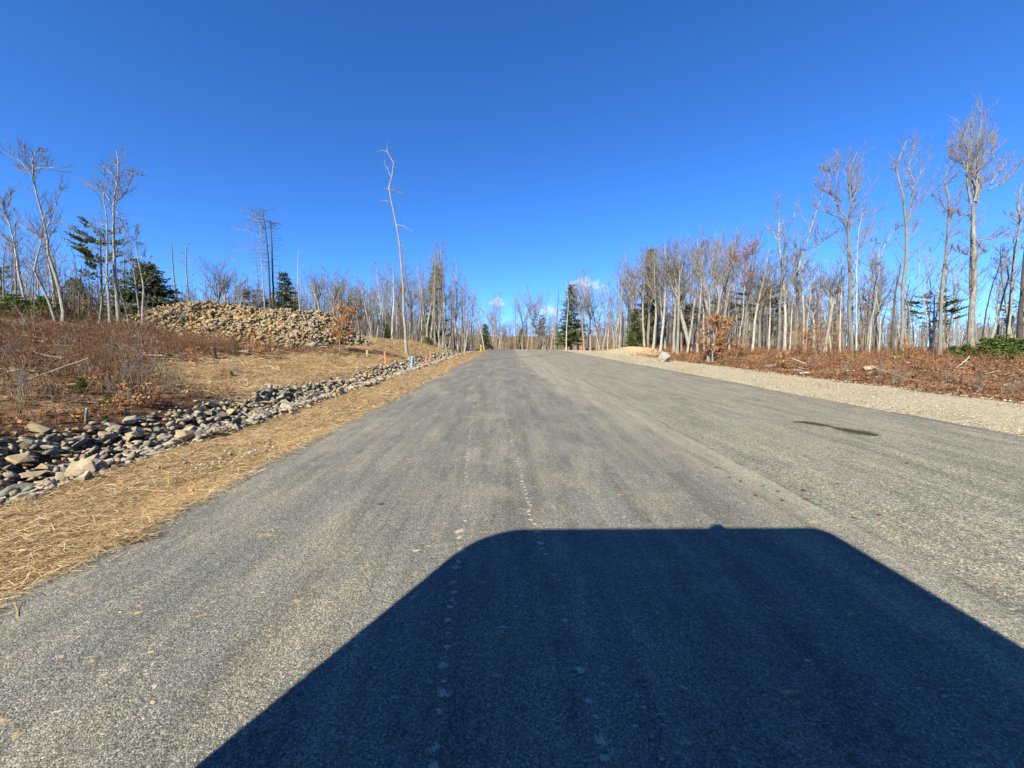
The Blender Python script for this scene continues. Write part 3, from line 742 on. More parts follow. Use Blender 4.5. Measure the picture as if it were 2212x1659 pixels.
stone_set(root, protos, [hull_stone(100 + i, (0.34, 0.46, 0.55, 0.40, 0.62)[i % 5], 11 + i % 4, MAT['stone'], 0) for i in range(22)], recs, 300, MAT['stone'], 'stone_bed', np.where(inview, recs[:, 3] / dist, 0))
print('ditch stones', len(recs))

# the heap of stones on the bank
heap = np.array([at(px, py, d) for px, py, d in ((210, 712, 22.6), (240, 698, 23.0), (290, 683, 23.5), (345, 670, 24), (400, 660, 24.3), (455, 655, 24.6), (540, 667, 25), (640, 676, 25.5), (700, 681, 25.8), (735, 693, 26), (765, 716, 26.3), (795, 740, 26.5))])
def heap_z(x, y):
    yc = np.interp(x, heap[:, 0], heap[:, 1]); zc_ = np.interp(x, heap[:, 0], heap[:, 2])
    out = np.maximum(heap[0, 0] - x, 0) + np.maximum(x - heap[-1, 0], 0)
    dy = np.abs(y - yc)
    return zc_ - 0.66 * np.sqrt(dy * dy + 0.35) + 0.39 - 0.8 * out + 0.10 * lump(x * 3, y * 3) * 2
rng = np.random.default_rng(43)
root = tag(empty('stone_pile'), 'big heap of tan quarried stones piled on the bank above the straw', 'stone pile')
hx = np.arange(-26, -6.5, 0.4); hy = np.arange(17.5, 33, 0.4)
HX, HY = np.meshgrid(hx, hy); hz = heap_z(HX, HY); gz = ground(HX, HY); HZ = np.where(hz > gz, hz - 0.2, gz - 0.3)
n1 = len(hx); idx = (np.arange(len(hy) - 1)[:, None] * n1 + np.arange(n1 - 1)[None, :]).reshape(-1)
link('heap_core', MB().add(np.stack([HX, HY, HZ], -1).reshape(-1, 3), np.stack([idx, idx + 1, idx + n1 + 1, idx + n1], 1)).mesh('heap_core', MAT['stone_tan']), root)
protos_t = [hull_stone(200 + i, 0.28 + 0.13 * (i % 4), 9 + i % 5, MAT['stone_tan'], 0.03 if i % 2 else 0) for i in range(16)]
recs = []
n = 13500
x = rng.uniform(-26, -6.5, n); y = rng.uniform(18, 31.5, n); hz = heap_z(x, y); gz = ground(x, y)
yc = np.interp(x, heap[:, 0], heap[:, 1])
ok = (hz > gz - 0.05) & (y < yc + 1.6)
for xx, yy_, z in zip(x[ok], y[ok], hz[ok]):
    s = 0.075 + 0.125 * rng.random() ** 1.5 + (0.13 * rng.random() if rng.random() < 0.10 else 0) + (0.16 * rng.random() if rng.random() < 0.02 else 0)
    slope = 0.55 if yy_ < np.interp(xx, heap[:, 0], heap[:, 1]) else -0.4
    recs.append((xx, yy_, z - 0.03 + 0.16 * rng.random(), s, slope * 0.7 + rng.normal(0, 0.6), rng.normal(0, 0.6), rng.uniform(0, 6.28), rng.integers(0, 16)))
recs = np.array(recs)
front = recs[:, 1] < np.interp(recs[:, 0], heap[:, 0], heap[:, 1]) + 0.3
stone_set(root, protos_t, [hull_stone(200 + i, 0.28 + 0.13 * (i % 4), 9 + i % 5, MAT['stone_tan'], 0) for i in range(16)], recs, 300, MAT['stone_tan'], 'rubble', np.where(front, recs[:, 3] * (1 + 2 * (recs[:, 2] - np.median(recs[:, 2]) > -0.3)), 0))
print('heap stones', len(recs))

def single_stone(name, px, py, wpx, label, mat, group=None, sink=0.25, flat=0.6, seed=0):
    p = hit(px, py); d = np.dot(p - np.array([0, 0, CAMZ]), FWD); s = wpx / 2 / F * d
    me = hull_stone(500 + seed, flat, 18, MAT[mat]); r = np.random.default_rng(seed)
    o = link(name, me, None, (p[0], p[1], p[2] + s * flat * (1 - 2 * sink)), (r.normal(0, 0.2), r.normal(0, 0.2), r.uniform(0, 6.28)), (s, s, s))
    tag(o, label, 'rock', group); return o
for i, (px, py, w) in enumerate(((530, 764, 26), (556, 745, 30), (500, 757, 22), (640, 743, 34), (575, 742, 20), (520, 735, 18), (480, 742, 16), (590, 757, 14), (548, 772, 12), (610, 748, 16))):
    single_stone('boulder', px, py, w, 'tan boulder half buried in the brown soil below the stone heap', 'stone_tan', 'boulders in the soil below the heap', 0.3, 0.6, i)
single_stone('boulder', 1434, 782, 36, 'pale grey white boulder at the edge of the gravel shoulder', 'pale_rock', None, 0.1, 0.7, 31)
single_stone('boulder', 762, 828, 28, 'pale boulder beside low brush above the stone ditch', 'stone', None, 0.25, 0.6, 32)
single_stone('rock', 1878, 799, 26, 'grey weathered rock among brown brush below the evergreen saplings', 'stone', None, 0.3, 0.5, 33)
for i, (px, py, w) in enumerate(((1362, 769, 14), (1345, 768, 10), (1378, 768, 9))):
    single_stone('rock', px, py, w, 'small rock by the sandy mound at the gravel edge', 'stone_tan', 'rocks at the sandy mound', 0.3, 0.6, 40 + i)

# pebbles: a mass on the shoulder, another along the verge
def pebbles(mb, x, y, z, s, rng):
    oc = np.array([[1, 0, 0], [-1, 0, 0], [0, 1, 0], [0, -1, 0], [0, 0, 1], [0, 0, -1]], float)
    fc = np.array([[0, 2, 4], [2, 1, 4], [1, 3, 4], [3, 0, 4], [2, 0, 5], [1, 2, 5], [3, 1, 5], [0, 3, 5]])
    n = len(x); Vv = oc[None] * (s[:, None, None] * rng.uniform(0.6, 1.2, (n, 6, 1))) * np.array([1, 1, 0.65])
    Vv += np.stack([x, y, z], -1)[:, None, :]
    mb.add(Vv.reshape(-1, 3), (np.arange(n)[:, None, None] * 6 + fc[None]).reshape(-1, 3))
rng = np.random.default_rng(51)
mb = MB(); n = 16000
y = 2 + 50 * rng.random(n) ** 1.7; x = RIGHT + (GRAVEL + 0.1 - RIGHT) * rng.random(n)
pebbles(mb, x, y, ground(x, y) + 0.024, rng.uniform(0.006, 0.02, n) * (1 + y / 25), rng)
n = 500; y = 2 + 45 * rng.random(n) ** 1.3; x = GRAVEL + ragged(y, 4, 0.11) + rng.normal(0.05, 0.12, n)
pebbles(mb, x, y, ground(x, y) + 0.03, rng.uniform(0.02, 0.06, n), rng)
tag(link('gravel', mb.mesh('gravel', MAT['pebble'])), 'loose pale gravel scattered over the shoulder', 'gravel', kind='stuff')
mb = MB(); n = 1500
y = 2.2 + 22 * rng.random(n) ** 1.8; x = rng.normal(-3.25, 0.33, n); k = lump(x * 2 + 9, y * 1.5) > 0.05; x, y = x[k], y[k]
pebbles(mb, x, y, ground(x, y) + 0.035, rng.uniform(0.010, 0.034, len(x)), rng)
tag(link('verge_pebbles', mb.mesh('verge_pebbles', MAT['pebble'])), 'small grey pebbles strewn through the straw verge', 'pebbles', kind='stuff')

MAT['clod'] = m_plain('soil_clod', [(0.0, (0.045, 0.024, 0.012)), (0.6, (0.11, 0.062, 0.030)), (1.0, (0.20, 0.13, 0.065))], 0.95, 0.05)
mb = MB(); n = 9000; x = rng.uniform(-18, -8, n); y = rng.uniform(14.5, 25, n); k = (soil_zone(x, y) > rng.uniform(0.2, 0.9, n)) & (heap_z(x, y) < ground(x, y) + 0.1); x, y = x[k], y[k]
pebbles(mb, x, y, ground(x, y) + 0.01, rng.uniform(0.015, 0.05, len(x)) * (1 + 1.5 * (rng.random(len(x)) < 0.06)), rng)
n = 5000; x = rng.uniform(-25, -8, n); y = rng.uniform(18, 27, n); hz = heap_z(x, y); k = (hz > ground(x, y)) & (lump(x * 2, y * 2) > 0.0); x, y, hz = x[k], y[k], hz[k]
pebbles(mb, x, y, hz + 0.02, rng.uniform(0.02, 0.06, len(x)), rng)
tag(link('soil_clods', mb.mesh('soil_clods', MAT['clod'])), 'crumbled dark brown soil spread below the stone heap', 'soil', kind='stuff')

# ------------------------------------------------------------------ trees
def poly(rng, p, d, L, n, wander=0.10, up=0.05):
    pts = [np.array(p, float)]; d = unit(d)
    for _ in range(n):
        d = unit(d + rng.normal(0, wander, 3) + np.array([0, 0, up]))
        pts.append(pts[-1] + d * L / n)
    return np.array(pts)

class Twigs:
    def __init__(self): self.a = []; self.b = []; self.r0 = []; self.r1 = []; self.leaf = []
    def line(self, pts, r0, r1):
        n = len(pts) - 1; rr = np.linspace(r0, r1, n + 1)
        self.a.append(pts[:-1]); self.b.append(pts[1:]); self.r0.append(rr[:-1]); self.r1.append(rr[1:])
    def mesh(self, name, mat):
        mb = MB()
        if self.a: mb.sticks(np.concatenate(self.a), np.concatenate(self.b), np.concatenate(self.r0), np.concatenate(self.r1))
        return mb.mesh(name, mat)

def perp(rng, d):
    v = rng.normal(0, 1, 3); v -= v.dot(d) * d; return unit(v)

def sprout(tw, rng, pts, r, nsub=6, ntw=6, frac=0.42, rt=0.0055, start=0.2, ang=0.75, up=0.10, lift=0.25):
    """side branches with twigs along a limb"""
    L = np.linalg.norm(np.diff(pts, axis=0), axis=1).sum()
    k = len(pts) - 1
    for i in range(nsub):
        t = start + (1 - start) * (i + rng.random()) / nsub; f_ = min(t * k, k - 1e-3); j = int(f_)
        p = pts[j] + (pts[j + 1] - pts[j]) * (f_ - j); d0 = unit(pts[j + 1] - pts[j])
        d = unit(d0 * (1 - 0.4 * ang) + perp(rng, d0) * ang + np.array([0, 0, lift]))
        l = min(L * frac, 2.2) * rng.uniform(0.5, 1.1) * (1.15 - 0.62 * t)
        q = poly(rng, p, d, l, 4, 0.09, up)
        rb = max(rt * 1.25, min(r * 0.45 * (1.1 - 0.7 * t), 0.026)); tw.line(q, rb, rt * 0.9)
        for m in range(ntw):
            t2 = 0.15 + 0.85 * (m + rng.random()) / ntw; f2 = min(t2 * 4, 3.999); j2 = int(f2)
            p2 = q[j2] + (q[j2 + 1] - q[j2]) * (f2 - j2); d2 = unit(q[j2 + 1] - q[j2])
            dd = unit(d2 + perp(rng, d2) * 0.55 + np.array([0, 0, lift * 0.8]))
            l2 = l * rng.uniform(0.3, 0.65)
            w = poly(rng, p2, dd, l2, 2, 0.09, up); tw.line(w, rt * 0.95, rt * 0.6)
            if rng.random() < 0.5:
                d3 = unit(dd + perp(rng, dd) * 0.7); tw.line(poly(rng, w[1], d3, l2 * 0.6, 1, 0.1, up), rt * 0.7, rt * 0.4)

def bare_tree(seed, H, r, kind, mat, rt=0.006, dens=1.0):
    """meshes (trunk with limbs, crown of twigs) for a leafless tree standing at the origin"""
    rng = np.random.default_rng(seed); tr = MB(); tw = Twigs()
    lean = rng.normal(0, 0.05, 2)
    n = 12
    if kind == 'vase':
        fork = rng.uniform(0.38, 0.52)
        tp = poly(rng, (0, 0, -0.15), (lean[0], lean[1], 1), H * fork + 0.15, 6, 0.035, 0.06)
        rr = r * np.linspace(1.0, 0.72, 7); rr[0] *= 1.35; rr[1] *= 1.05
        tr.tube(tp, rr, 9, lump=0.05, rng=rng)
        nl = rng.integers(4, 6); a0 = rng.uniform(0, 6.28)
        for i in range(nl):
            az = a0 + i * 6.28 / nl + rng.normal(0, 0.3); el = rng.uniform(0.95, 1.3)
            d = np.array([math.cos(az) * math.cos(el), math.sin(az) * math.cos(el), math.sin(el)])
            L = H * (1 - fork) * rng.uniform(0.75, 1.05)
            q = poly(rng, tp[-1] - unit(tp[-1] - tp[-2]) * 0.12 * rng.random(), d, L, 8, 0.085, 0.05)
            rl = r * 0.5; tr.tube(q, rl * np.linspace(1, 0.14, 9), 6)
            sprout(tw, rng, q, rl, int(9 * dens), int(6 * dens), 0.42, rt, 0.12, 0.7, 0.05, 0.3)
            for _ in range(2):
                j = rng.integers(1, 5); d0 = unit(q[j + 1] - q[j]); q2 = poly(rng, q[j], unit(d0 + perp(rng, d0) * 0.6), L * 0.55, 6, 0.1, 0.05)
                tr.tube(q2, rl * 0.45 * np.linspace(1, 0.2, 7), 5); sprout(tw, rng, q2, rl * 0.4, int(6 * dens), int(5 * dens), 0.42, rt, 0.15, 0.7, 0.05, 0.3)
        for _ in range(5):
            j = rng.integers(2, 6); az = rng.uniform(0, 6.28)
            tw.line(poly(rng, tp[j], (math.cos(az), math.sin(az), 0.2), H * rng.uniform(0.05, 0.14), 3, 0.15, 0.05), 0.012, 0.004)
    else:
        tp = poly(rng, (0, 0, -0.15), (lean[0], lean[1], 1), H * 0.97 + 0.15, n, 0.04 if kind == 'slender' else 0.06, 0.05)
        t = np.linspace(0, 1, n + 1); rr = r * (0.12 + 0.88 * (1 - t) ** 0.85); rr[0] *= 1.25
        tr.tube(tp, rr, 8, lump=0.04, rng=rng)
        if kind == 'snag':
            for _ in range(7):
                j = rng.integers(4, n); az = rng.uniform(0, 6.28)
                tw.line(poly(rng, tp[j], (math.cos(az), math.sin(az), 0.25), H * rng.uniform(0.02, 0.10), 3, 0.15, 0.05), 0.012, 0.005)
        else:
            lo = 0.42 if kind == 'slender' else 0.28
            nl = int((17 if kind == 'slender' else 12) * dens)
            for i in range(nl):
                tt = lo + (0.98 - lo) * (i + rng.random()) / nl; f_ = min(tt * n, n - 1e-3); j = int(f_)
                p = tp[j] + (tp[j + 1] - tp[j]) * (f_ - j); az = i * 2.4 + rng.normal(0, 0.5); el = rng.uniform(0.55, 1.1)
                d = np.array([math.cos(az) * math.cos(el), math.sin(az) * math.cos(el), math.sin(el)])
                L = H * rng.uniform(0.13, 0.25) * (1.25 - 0.75 * tt)
                q = poly(rng, p, d, L, 5, 0.09, 0.05); rl = max(0.008, r * 0.28 * (1.1 - tt))
                tr.tube(q, rl * np.linspace(1, 0.25, 6), 4); sprout(tw, rng, q, rl, int(5 * dens), int(4 * dens), 0.5, rt, 0.15, 0.7, 0.06, 0.3)
            for _ in range(9):
                tt = rng.uniform(0.12, 0.5); j = int(tt * n); az = rng.uniform(0, 6.28)
                tw.line(poly(rng, tp[j], (math.cos(az), math.sin(az), rng.uniform(-0.1, 0.3)), H * rng.uniform(0.03, 0.11), 3, 0.15, 0.02), 0.008, 0.003)
    return (tr.mesh('trunk', mat, True), tw.mesh('crown', MAT['twig']))

def put(name, meshes, X, Y, rz, sc, label, cat, group=None, parts=('trunk', 'crown'), dz=0.0, lean=(0, 0)):
    e = empty(name, (X, Y, float(ground(X, Y)) + dz), rz, sc)
    e.rotation_euler = (lean[0], lean[1], rz)
    for nm, me in zip(parts, meshes):
        if len(me.vertices): link(nm, me, e)
    return tag(e, label, cat, group)

# ---- single trees drawn after the photograph: trunk and limb lines in picture points at a known distance
def cropf(ox, oy, k): return lambda pts: [((ox + x * k) * 0.73733, (oy + y * k) * 0.73733) for x, y in pts]
c1 = cropf(0, 350, 700 / 1659); c2 = cropf(600, 400, 700 / 1659); c4 = cropf(1700, 550, 700 / 1659); c5 = cropf(2300, 300, 700 / 1659)
cR = cropf(2280, 580, 360 / 1194); cS = cropf(2640, 580, 360 / 1194)
def hero(seed, d, cf, trunk, wpx, limbs, mat, label, group=None, rt=0.006, sub=7, tws=6, topr=0.22, name='bare_tree', start=0.35, frac=0.3, leaves=None, down=0.3):
    rt *= 1.0; wpx *= 0.64; sub = int(sub * 1.6); rng = np.random.default_rng(seed)
    tp = np.array([at(x, y, d) for x, y in cf(trunk)])
    b = tp[0].copy(); gz_ = float(ground(b[0], b[1])); 
    tp[:, 2] += gz_ - 0.05 - tp[0, 2] if abs(gz_ - tp[0, 2]) < 1.2 else 0
    if gz_ < tp[0, 2] - 0.02: tp = np.vstack([[tp[0, 0], tp[0, 1], gz_ - 0.1], tp])
    sh = tp[-1] * 0
    off = float(tp[-1, 2] - at(*cf(trunk)[-1], d)[2])
    dy = np.cumsum(rng.normal(0, 0.12, len(tp))); dy -= dy[0]; tp[:, 1] += dy      # some depth
    # densify
    def dens(P, m):
        s = np.concatenate([[0], np.cumsum(np.linalg.norm(np.diff(P, axis=0), axis=1))]); u = np.linspace(0, s[-1], m)
        return np.stack([np.interp(u, s, P[:, i]) for i in range(3)], -1)
    base = tp[0].copy(); e = empty(name, base)
    H = tp[-1, 2] - base[2]; r0 = wpx / 2 / F * d
    T = dens(tp - base, 16); T[1:-1] += rng.normal(0, 0.012 * H / 10, (14, 3))
    rr = r0 * np.linspace(1, topr, 16); rr[0] *= 1.3; rr[1] *= 1.1
    mb = MB().tube(T, rr, 10, lump=0.04, rng=rng); tw = Twigs()
    if sub: sprout(tw, rng, T, r0 * 0.4, sub * 2, tws, frac * 0.5, rt, start, 0.8, 0.05, down)
    for k_, lb in enumerate(limbs):
        w = 0.4
        if isinstance(lb, tuple) and isinstance(lb[0], float): w, lb = lb
        Q = np.array([at(x, y, d) for x, y in cf(lb)]); Q[:, 2] += off
        # root the limb on the trunk's own depth, let it lean towards or away from the viewer
        j = np.argmin(np.linalg.norm(tp[:, [0, 2]] - Q[0, [0, 2]], axis=1)); y0 = np.interp(Q[0, 2], tp[:, 2], tp[:, 1])
        Q[:, 1] += y0 - Q[0, 1]
        Ll = np.linalg.norm(np.diff(Q, axis=0), axis=1).sum(); Q[:, 1] += np.linspace(0, 1, len(Q)) * rng.uniform(-0.45, 0.45) * Ll
        Q = dens(Q - base, 9); Q[1:-1] += rng.normal(0, 0.02, (7, 3))
        ii = np.argmin(np.linalg.norm(T - Q[0], axis=1)); rb = min(rr[ii] * 0.85, max(0.02, r0 * w * 0.85))
        mb.tube(Q, np.maximum(rb * (1 - np.linspace(0, 0.93, 9)) ** 0.9, 0.012), 6)
        if sub: sprout(tw, rng, Q, rb, sub, tws, 0.42, rt, 0.12, 0.55, 0.06, 0.45)
    link('trunk', mb.mesh('trunk', MAT[mat], True), e); link('crown', tw.mesh('crown', MAT['twig']), e)
    if leaves:
        lm, nl = leaves; ends = np.concatenate(tw.b); pick = ends[rng.integers(0, len(ends), nl)]
        l = MB().quads(pick + rng.normal(0, 0.05, (nl, 3)), rdir(rng, nl) * 0.055, rdir(rng, nl) * 0.035); link('leaves', l.mesh('leaves', MAT[lm]), e)
    return tag(e, label, 'tree', group)

GL = 'tall bare trees behind the brushy slope'
hero(1, 18, c1, [(438, 1440), (425, 1350), (380, 1150), (345, 980), (310, 830), (270, 680), (230, 490), (200, 340), (190, 260), (210, 215)], 11,
     [(0.45, [(230, 480), (250, 430), (290, 395), (400, 405), (540, 425)]), (0.4, [(308, 770), (325, 700), (350, 580), (375, 450)]), [(320, 740), (350, 710), (400, 740), (490, 830)],
      [(195, 300), (160, 240), (130, 190)], [(205, 235), (215, 210), (260, 215)], [(215, 420), (150, 310), (70, 280), (10, 260)], [(200, 340), (120, 360), (40, 340)], [(325, 830), (345, 800), (360, 770)],
      [(400, 1200), (300, 860), (180, 800), (60, 730)]], 'bark_pale', 'tall bare tree leaning over the brush with one long arching limb', None, 0.006, 7, 6)
hero(2, 17.5, c1, [(390, 1430), (375, 1340), (340, 1230), (312, 1080), (297, 950), (300, 870), (306, 760), (318, 640)], 8, [[(300, 870), (270, 820), (200, 780)]], 'bark_pale', 'crooked bare tree growing against the leaning tall tree', None, 0.006, 6, 5)
hero(3, 19, c1, [(212, 1310), (180, 1000), (140, 780), (120, 640), (100, 560), (60, 490), (30, 450)], 8, [(0.6, [(138, 740), (150, 640), (160, 560), (205, 500)]), [(120, 640), (70, 600), (10, 590)], [(100, 560), (110, 480), (90, 400)], [(150, 800), (90, 730), (20, 660)]],
     'bark_pale', 'bare tree with a two pronged top above the green shrubs', None, 0.006, 7, 6)
for i, (tr_, w, lb) in enumerate((([(105, 1280), (120, 1000), (128, 830), (122, 640), (150, 520)], 7, [[(128, 830), (80, 770), (20, 740)]]), ([(255, 1290), (235, 1000), (205, 850), (190, 740), (200, 640)], 5, []),
                                 ([(75, 1300), (55, 1050), (40, 860), (35, 800)], 5, [[(45, 950), (80, 890), (110, 880)]]), ([(28, 1300), (25, 1150), (15, 950)], 5, []),
                                 ([(320, 1380), (318, 1150), (300, 950), (290, 800)], 4, []))):
    hero(10 + i, 20 + i * 0.7, c1, tr_, w, lb, 'bark_pale' if i % 2 else 'bark', 'slim bare tree rising out of the dark green shrubs', 'slim bare trees among the green shrubs', 0.006, 6, 5)
hero(4, 21, c1, [(768, 1430), (745, 1100), (722, 850), (705, 640), (710, 550), (722, 490)], 9, [[(715, 860), (650, 780), (610, 750)], [(712, 560), (690, 500), (660, 430)], [(715, 725), (620, 718), (570, 720)], [(722, 490), (735, 430), (715, 350)]],
     'bark_pale', 'straight bare tree in front of the flat topped pine', None, 0.006, 6, 6)
hero(5, 21.5, c1, [(828, 1410), (820, 1100), (812, 800), (806, 590), (810, 420), (830, 320), (815, 200)], 11,
     [(0.6, [(806, 590), (770, 490), (715, 340)]), (0.6, [(815, 575), (850, 480), (868, 330)]), (0.35, [(806, 585), (730, 500), (660, 460), (570, 430)]), [(822, 330), (780, 280), (740, 240)], [(812, 430), (790, 370), (700, 300)], [(866, 350), (920, 355), (970, 360)], [(822, 630), (880, 710), (905, 740)]],
     'bark_pale', 'tallest pale straight tree with a forked fan of limbs beside the stone heap', None, 0.006, 8, 6)
hero(6, 22, c1, [(982, 1350), (970, 1050), (958, 850), (955, 740), (930, 640)], 7, [[(960, 800), (1000, 790), (1040, 800)], [(960, 870), (1010, 870), (1100, 885)], [(955, 740), (975, 690), (970, 660)]], 'bark_pale', 'bare tree growing just before the dark hemlock', None, 0.006, 6, 5)
hero(7, 22.5, c1, [(975, 1340), (940, 1080), (915, 850), (900, 720), (890, 670)], 6, [[(900, 740), (850, 660), (830, 630)], [(915, 920), (870, 870), (850, 820)]], 'bark', 'darker bare tree crossing the dark hemlock', None, 0.006, 6, 5)
hero(8, 30, c1, [(1240, 1310), (1228, 1050), (1218, 860)], 5.5, [], 'bark', 'grey branchless pole of a dead tree behind the stone heap', None, 0.006, 0, 0, 0.5, 'dead_tree')
hero(9, 30, c1, [(1312, 1310), (1306, 1050), (1300, 890)], 6, [[(1305, 990), (1340, 985), (1385, 965)], [(1302, 960), (1275, 940), (1260, 935)], [(1300, 890), (1320, 860)], [(1308, 1100), (1380, 1060), (1420, 1035)]], 'bark', 'thin grey dead tree with short stubs behind the stone heap', None, 0.006, 3, 3, 0.4, 'dead_tree')
# the dead spruces behind the heap
rng = np.random.default_rng(77)
def dead_spruce(seed, d, trunk, w, lb_dir, label, lenpx, n=26):
    r = np.random.default_rng(seed); tr_ = np.array(trunk, float); L = []
    for i in range(n):
        t = 0.25 + 0.73 * i / n; j = min(int(t * (len(tr_) - 1)), len(tr_) - 2); f_ = t * (len(tr_) - 1) - j; p = tr_[j] + (tr_[j + 1] - tr_[j]) * f_
        s = lb_dir if r.random() < 0.78 else -lb_dir; l = lenpx * r.uniform(0.35, 1.0) * (0.55 + 0.45 * math.sin(3.1 * t))
        rise = -0.55 * l * max(0.0, t - 0.35) * 1.6 if lb_dir < 0 else 0.12 * l - 0.3 * l * max(0, t - 0.7)
        L.append((0.26, [tuple(p), (p[0] + s * l * 0.5, p[1] + rise * 0.35 + r.normal(0, 3)), (p[0] + s * l, p[1] + rise + r.normal(0, 5))]))
    return hero(seed, d, c2, trunk, w, L, 'bark_dark', label, None, 0.005, 1, 3, 0.25, 'dead_tree', 0.7, 0.2)
dead_spruce(61, 31, [(462, 1215), (445, 900), (430, 650), (425, 560), (420, 510)], 8.5, -1, 'dead spruce with upswept broken branches, middle one of three', 120)
dead_spruce(62, 31.5, [(485, 1215), (482, 900), (475, 650), (470, 590)], 8.0, 1, 'dead spruce with stiff level branch stubs behind the stone heap', 105)
hero(63, 30.5, c2, [(403, 1215), (395, 950), (380, 750), (378, 620), (360, 560)], 5, [[(390, 830), (340, 760), (270, 800), (200, 795)], [(380, 700), (300, 650), (200, 650)], [(370, 600), (320, 560), (265, 515)], [(378, 640), (360, 570), (330, 540)]], 'bark_pale', 'slim pale trunk with thin arching twigs beside the dead spruces', None, 0.005, 6, 5, 0.22, 'bare_tree', 0.5, 0.3, ('red_leaf', 60))
hero(64, 30, c2, [(662, 1215), (655, 1000), (650, 860), (652, 790)], 3.5, [], 'bark_birch', 'thin white dead sapling standing behind the stone heap', None, 0.005, 2, 2, 0.3)
hero(65, 34, c2, [(733, 1215), (728, 1080), (726, 1010)], 2.5, [], 'bark_pale', 'short thin dead stick of a tree against the sky', None, 0.005, 0, 0, 0.4)
# the lone tree
hero(66, 28, c2, [(1402, 1530), (1385, 1250), (1378, 1000), (1365, 800), (1340, 620), (1310, 480), (1292, 370), (1308, 310), (1330, 240), (1300, 170), (1275, 130)], 10,
     [(0.35, [(1305, 312), (1280, 260), (1255, 210), (1248, 170)]), [(1278, 135), (1240, 120), (1205, 125)], [(1300, 410), (1340, 415), (1395, 425)], [(1305, 490), (1270, 485), (1250, 500), (1205, 495)], [(1343, 640), (1400, 660), (1470, 705)], [(1275, 130), (1270, 90)], [(1372, 780), (1400, 790)], [(1296, 400), (1260, 395)]],
     'bark_pale', 'lone tall spindly tree with a crooked top beside the stone ditch', None, 0.005, 2, 3, 0.25, 'bare_tree', 0.75, 0.2)

# big trees at the edge of the wood on the right
hero(70, 27, c4, [(1415, 1185), (1418, 950), (1415, 780), (1392, 600), (1385, 420), (1375, 270)], 10,
     [(0.75, [(1420, 790), (1440, 650), (1455, 450), (1478, 200), (1488, 60)]), [(1385, 420), (1350, 330), (1310, 280)], [(1380, 290), (1340, 200), (1325, 130)], [(1470, 250), (1500, 180), (1530, 120)], [(1465, 480), (1480, 520), (1530, 540)], [(1386, 400), (1420, 330), (1440, 250)], [(1450, 620), (1520, 640)]],
     'bark_pale', 'pale tree split into two tall upright stems from a low fork', None, 0.006, 8, 6)
hero(71, 27.5, c4, [(1452, 1190), (1470, 950), (1485, 750), (1500, 600), (1510, 500)], 5, [[(1490, 700), (1520, 640), (1540, 590)]], 'bark_birch', 'white birch stem behind the two stemmed pale tree', None, 0.006, 6, 5)
hero(72, 26, c5, [(130, 1700), (130, 1400), (125, 1200), (95, 1120), (115, 1060), (170, 980), (240, 900), (280, 830)], 8, [[(100, 1130), (50, 1090), (30, 1040)], [(170, 990), (150, 900), (130, 800)], [(130, 1290), (60, 1220), (30, 1200)], [(190, 960), (260, 900), (330, 870)], [(135, 1250), (200, 1240), (300, 1250)]],
     'bark_pale', 'bare tree with a zigzag bend and a long slanting top limb', None, 0.006, 8, 6)
hero(73, 23, c5, [(468, 1770), (462, 1500), (455, 1200), (450, 950), (452, 800), (455, 700), (435, 580), (420, 480), (470, 370)], 14,
     [(0.5, [(450, 850), (430, 800), (380, 690), (340, 540), (320, 430)]), (0.45, [(456, 780), (540, 700), (560, 580), (590, 480), (600, 330)]), (0.3, [(430, 820), (340, 790), (270, 760), (190, 710)]), (0.3, [(385, 700), (310, 660), (240, 630), (190, 605)]), (0.25, [(465, 855), (560, 800), (640, 775), (710, 740)]),
      (0.35, [(455, 700), (500, 620), (520, 520), (540, 430)]), (0.25, [(330, 500), (290, 490), (220, 480)]), (0.3, [(440, 920), (410, 890), (360, 830)]), (0.25, [(470, 1070), (600, 980), (690, 930), (800, 840)]), (0.3, [(345, 560), (380, 420), (390, 350)])],
     'bark', 'stout bare tree with a wide open crown of spreading limbs', None, 0.006, 9, 7)
hero(74, 22.6, c5, [(495, 1770), (500, 1400), (510, 1100), (525, 850), (548, 740)], 6, [[(508, 1120), (490, 1040), (470, 1000)]], 'bark_birch', 'pale young stem standing close behind the stout tree', None, 0.006, 5, 4)
hero(75, 24, c5, [(380, 1720), (390, 1400), (405, 1200), (410, 1100)], 7, [[(400, 1250), (370, 1180), (400, 1060)], [(405, 1180), (440, 1130), (480, 1060)]], 'bark_birch', 'white birch with a broken fork beside the stout tree', None, 0.006, 5, 5)
hero(76, 24, c5, [(580, 1780), (620, 1500), (660, 1280), (700, 1100), (745, 980), (800, 870)], 6.5, [[(660, 1280), (655, 1150), (665, 1000)], [(650, 1440), (720, 1290), (705, 1200), (740, 1060)], [(745, 980), (690, 950), (640, 960)]], 'bark_birch', 'slanting pale tree crossing between two upright trees', None, 0.006, 7, 6)
hero(77, 24, c5, [(650, 1770), (655, 1500), (652, 1300), (650, 1150), (672, 1000)], 6, [], 'bark_pale', 'thin upright grey tree crossed by the slanting one', None, 0.006, 6, 5)
hero(78, 23, c5, [(742, 1760), (755, 1500), (765, 1300), (775, 1200), (798, 1100)], 7, [[(768, 1260), (768, 1150), (770, 1100)]], 'bark_dark', 'blackened dead trunk standing before the wood', None, 0.006, 2, 3, 0.4, 'dead_tree')
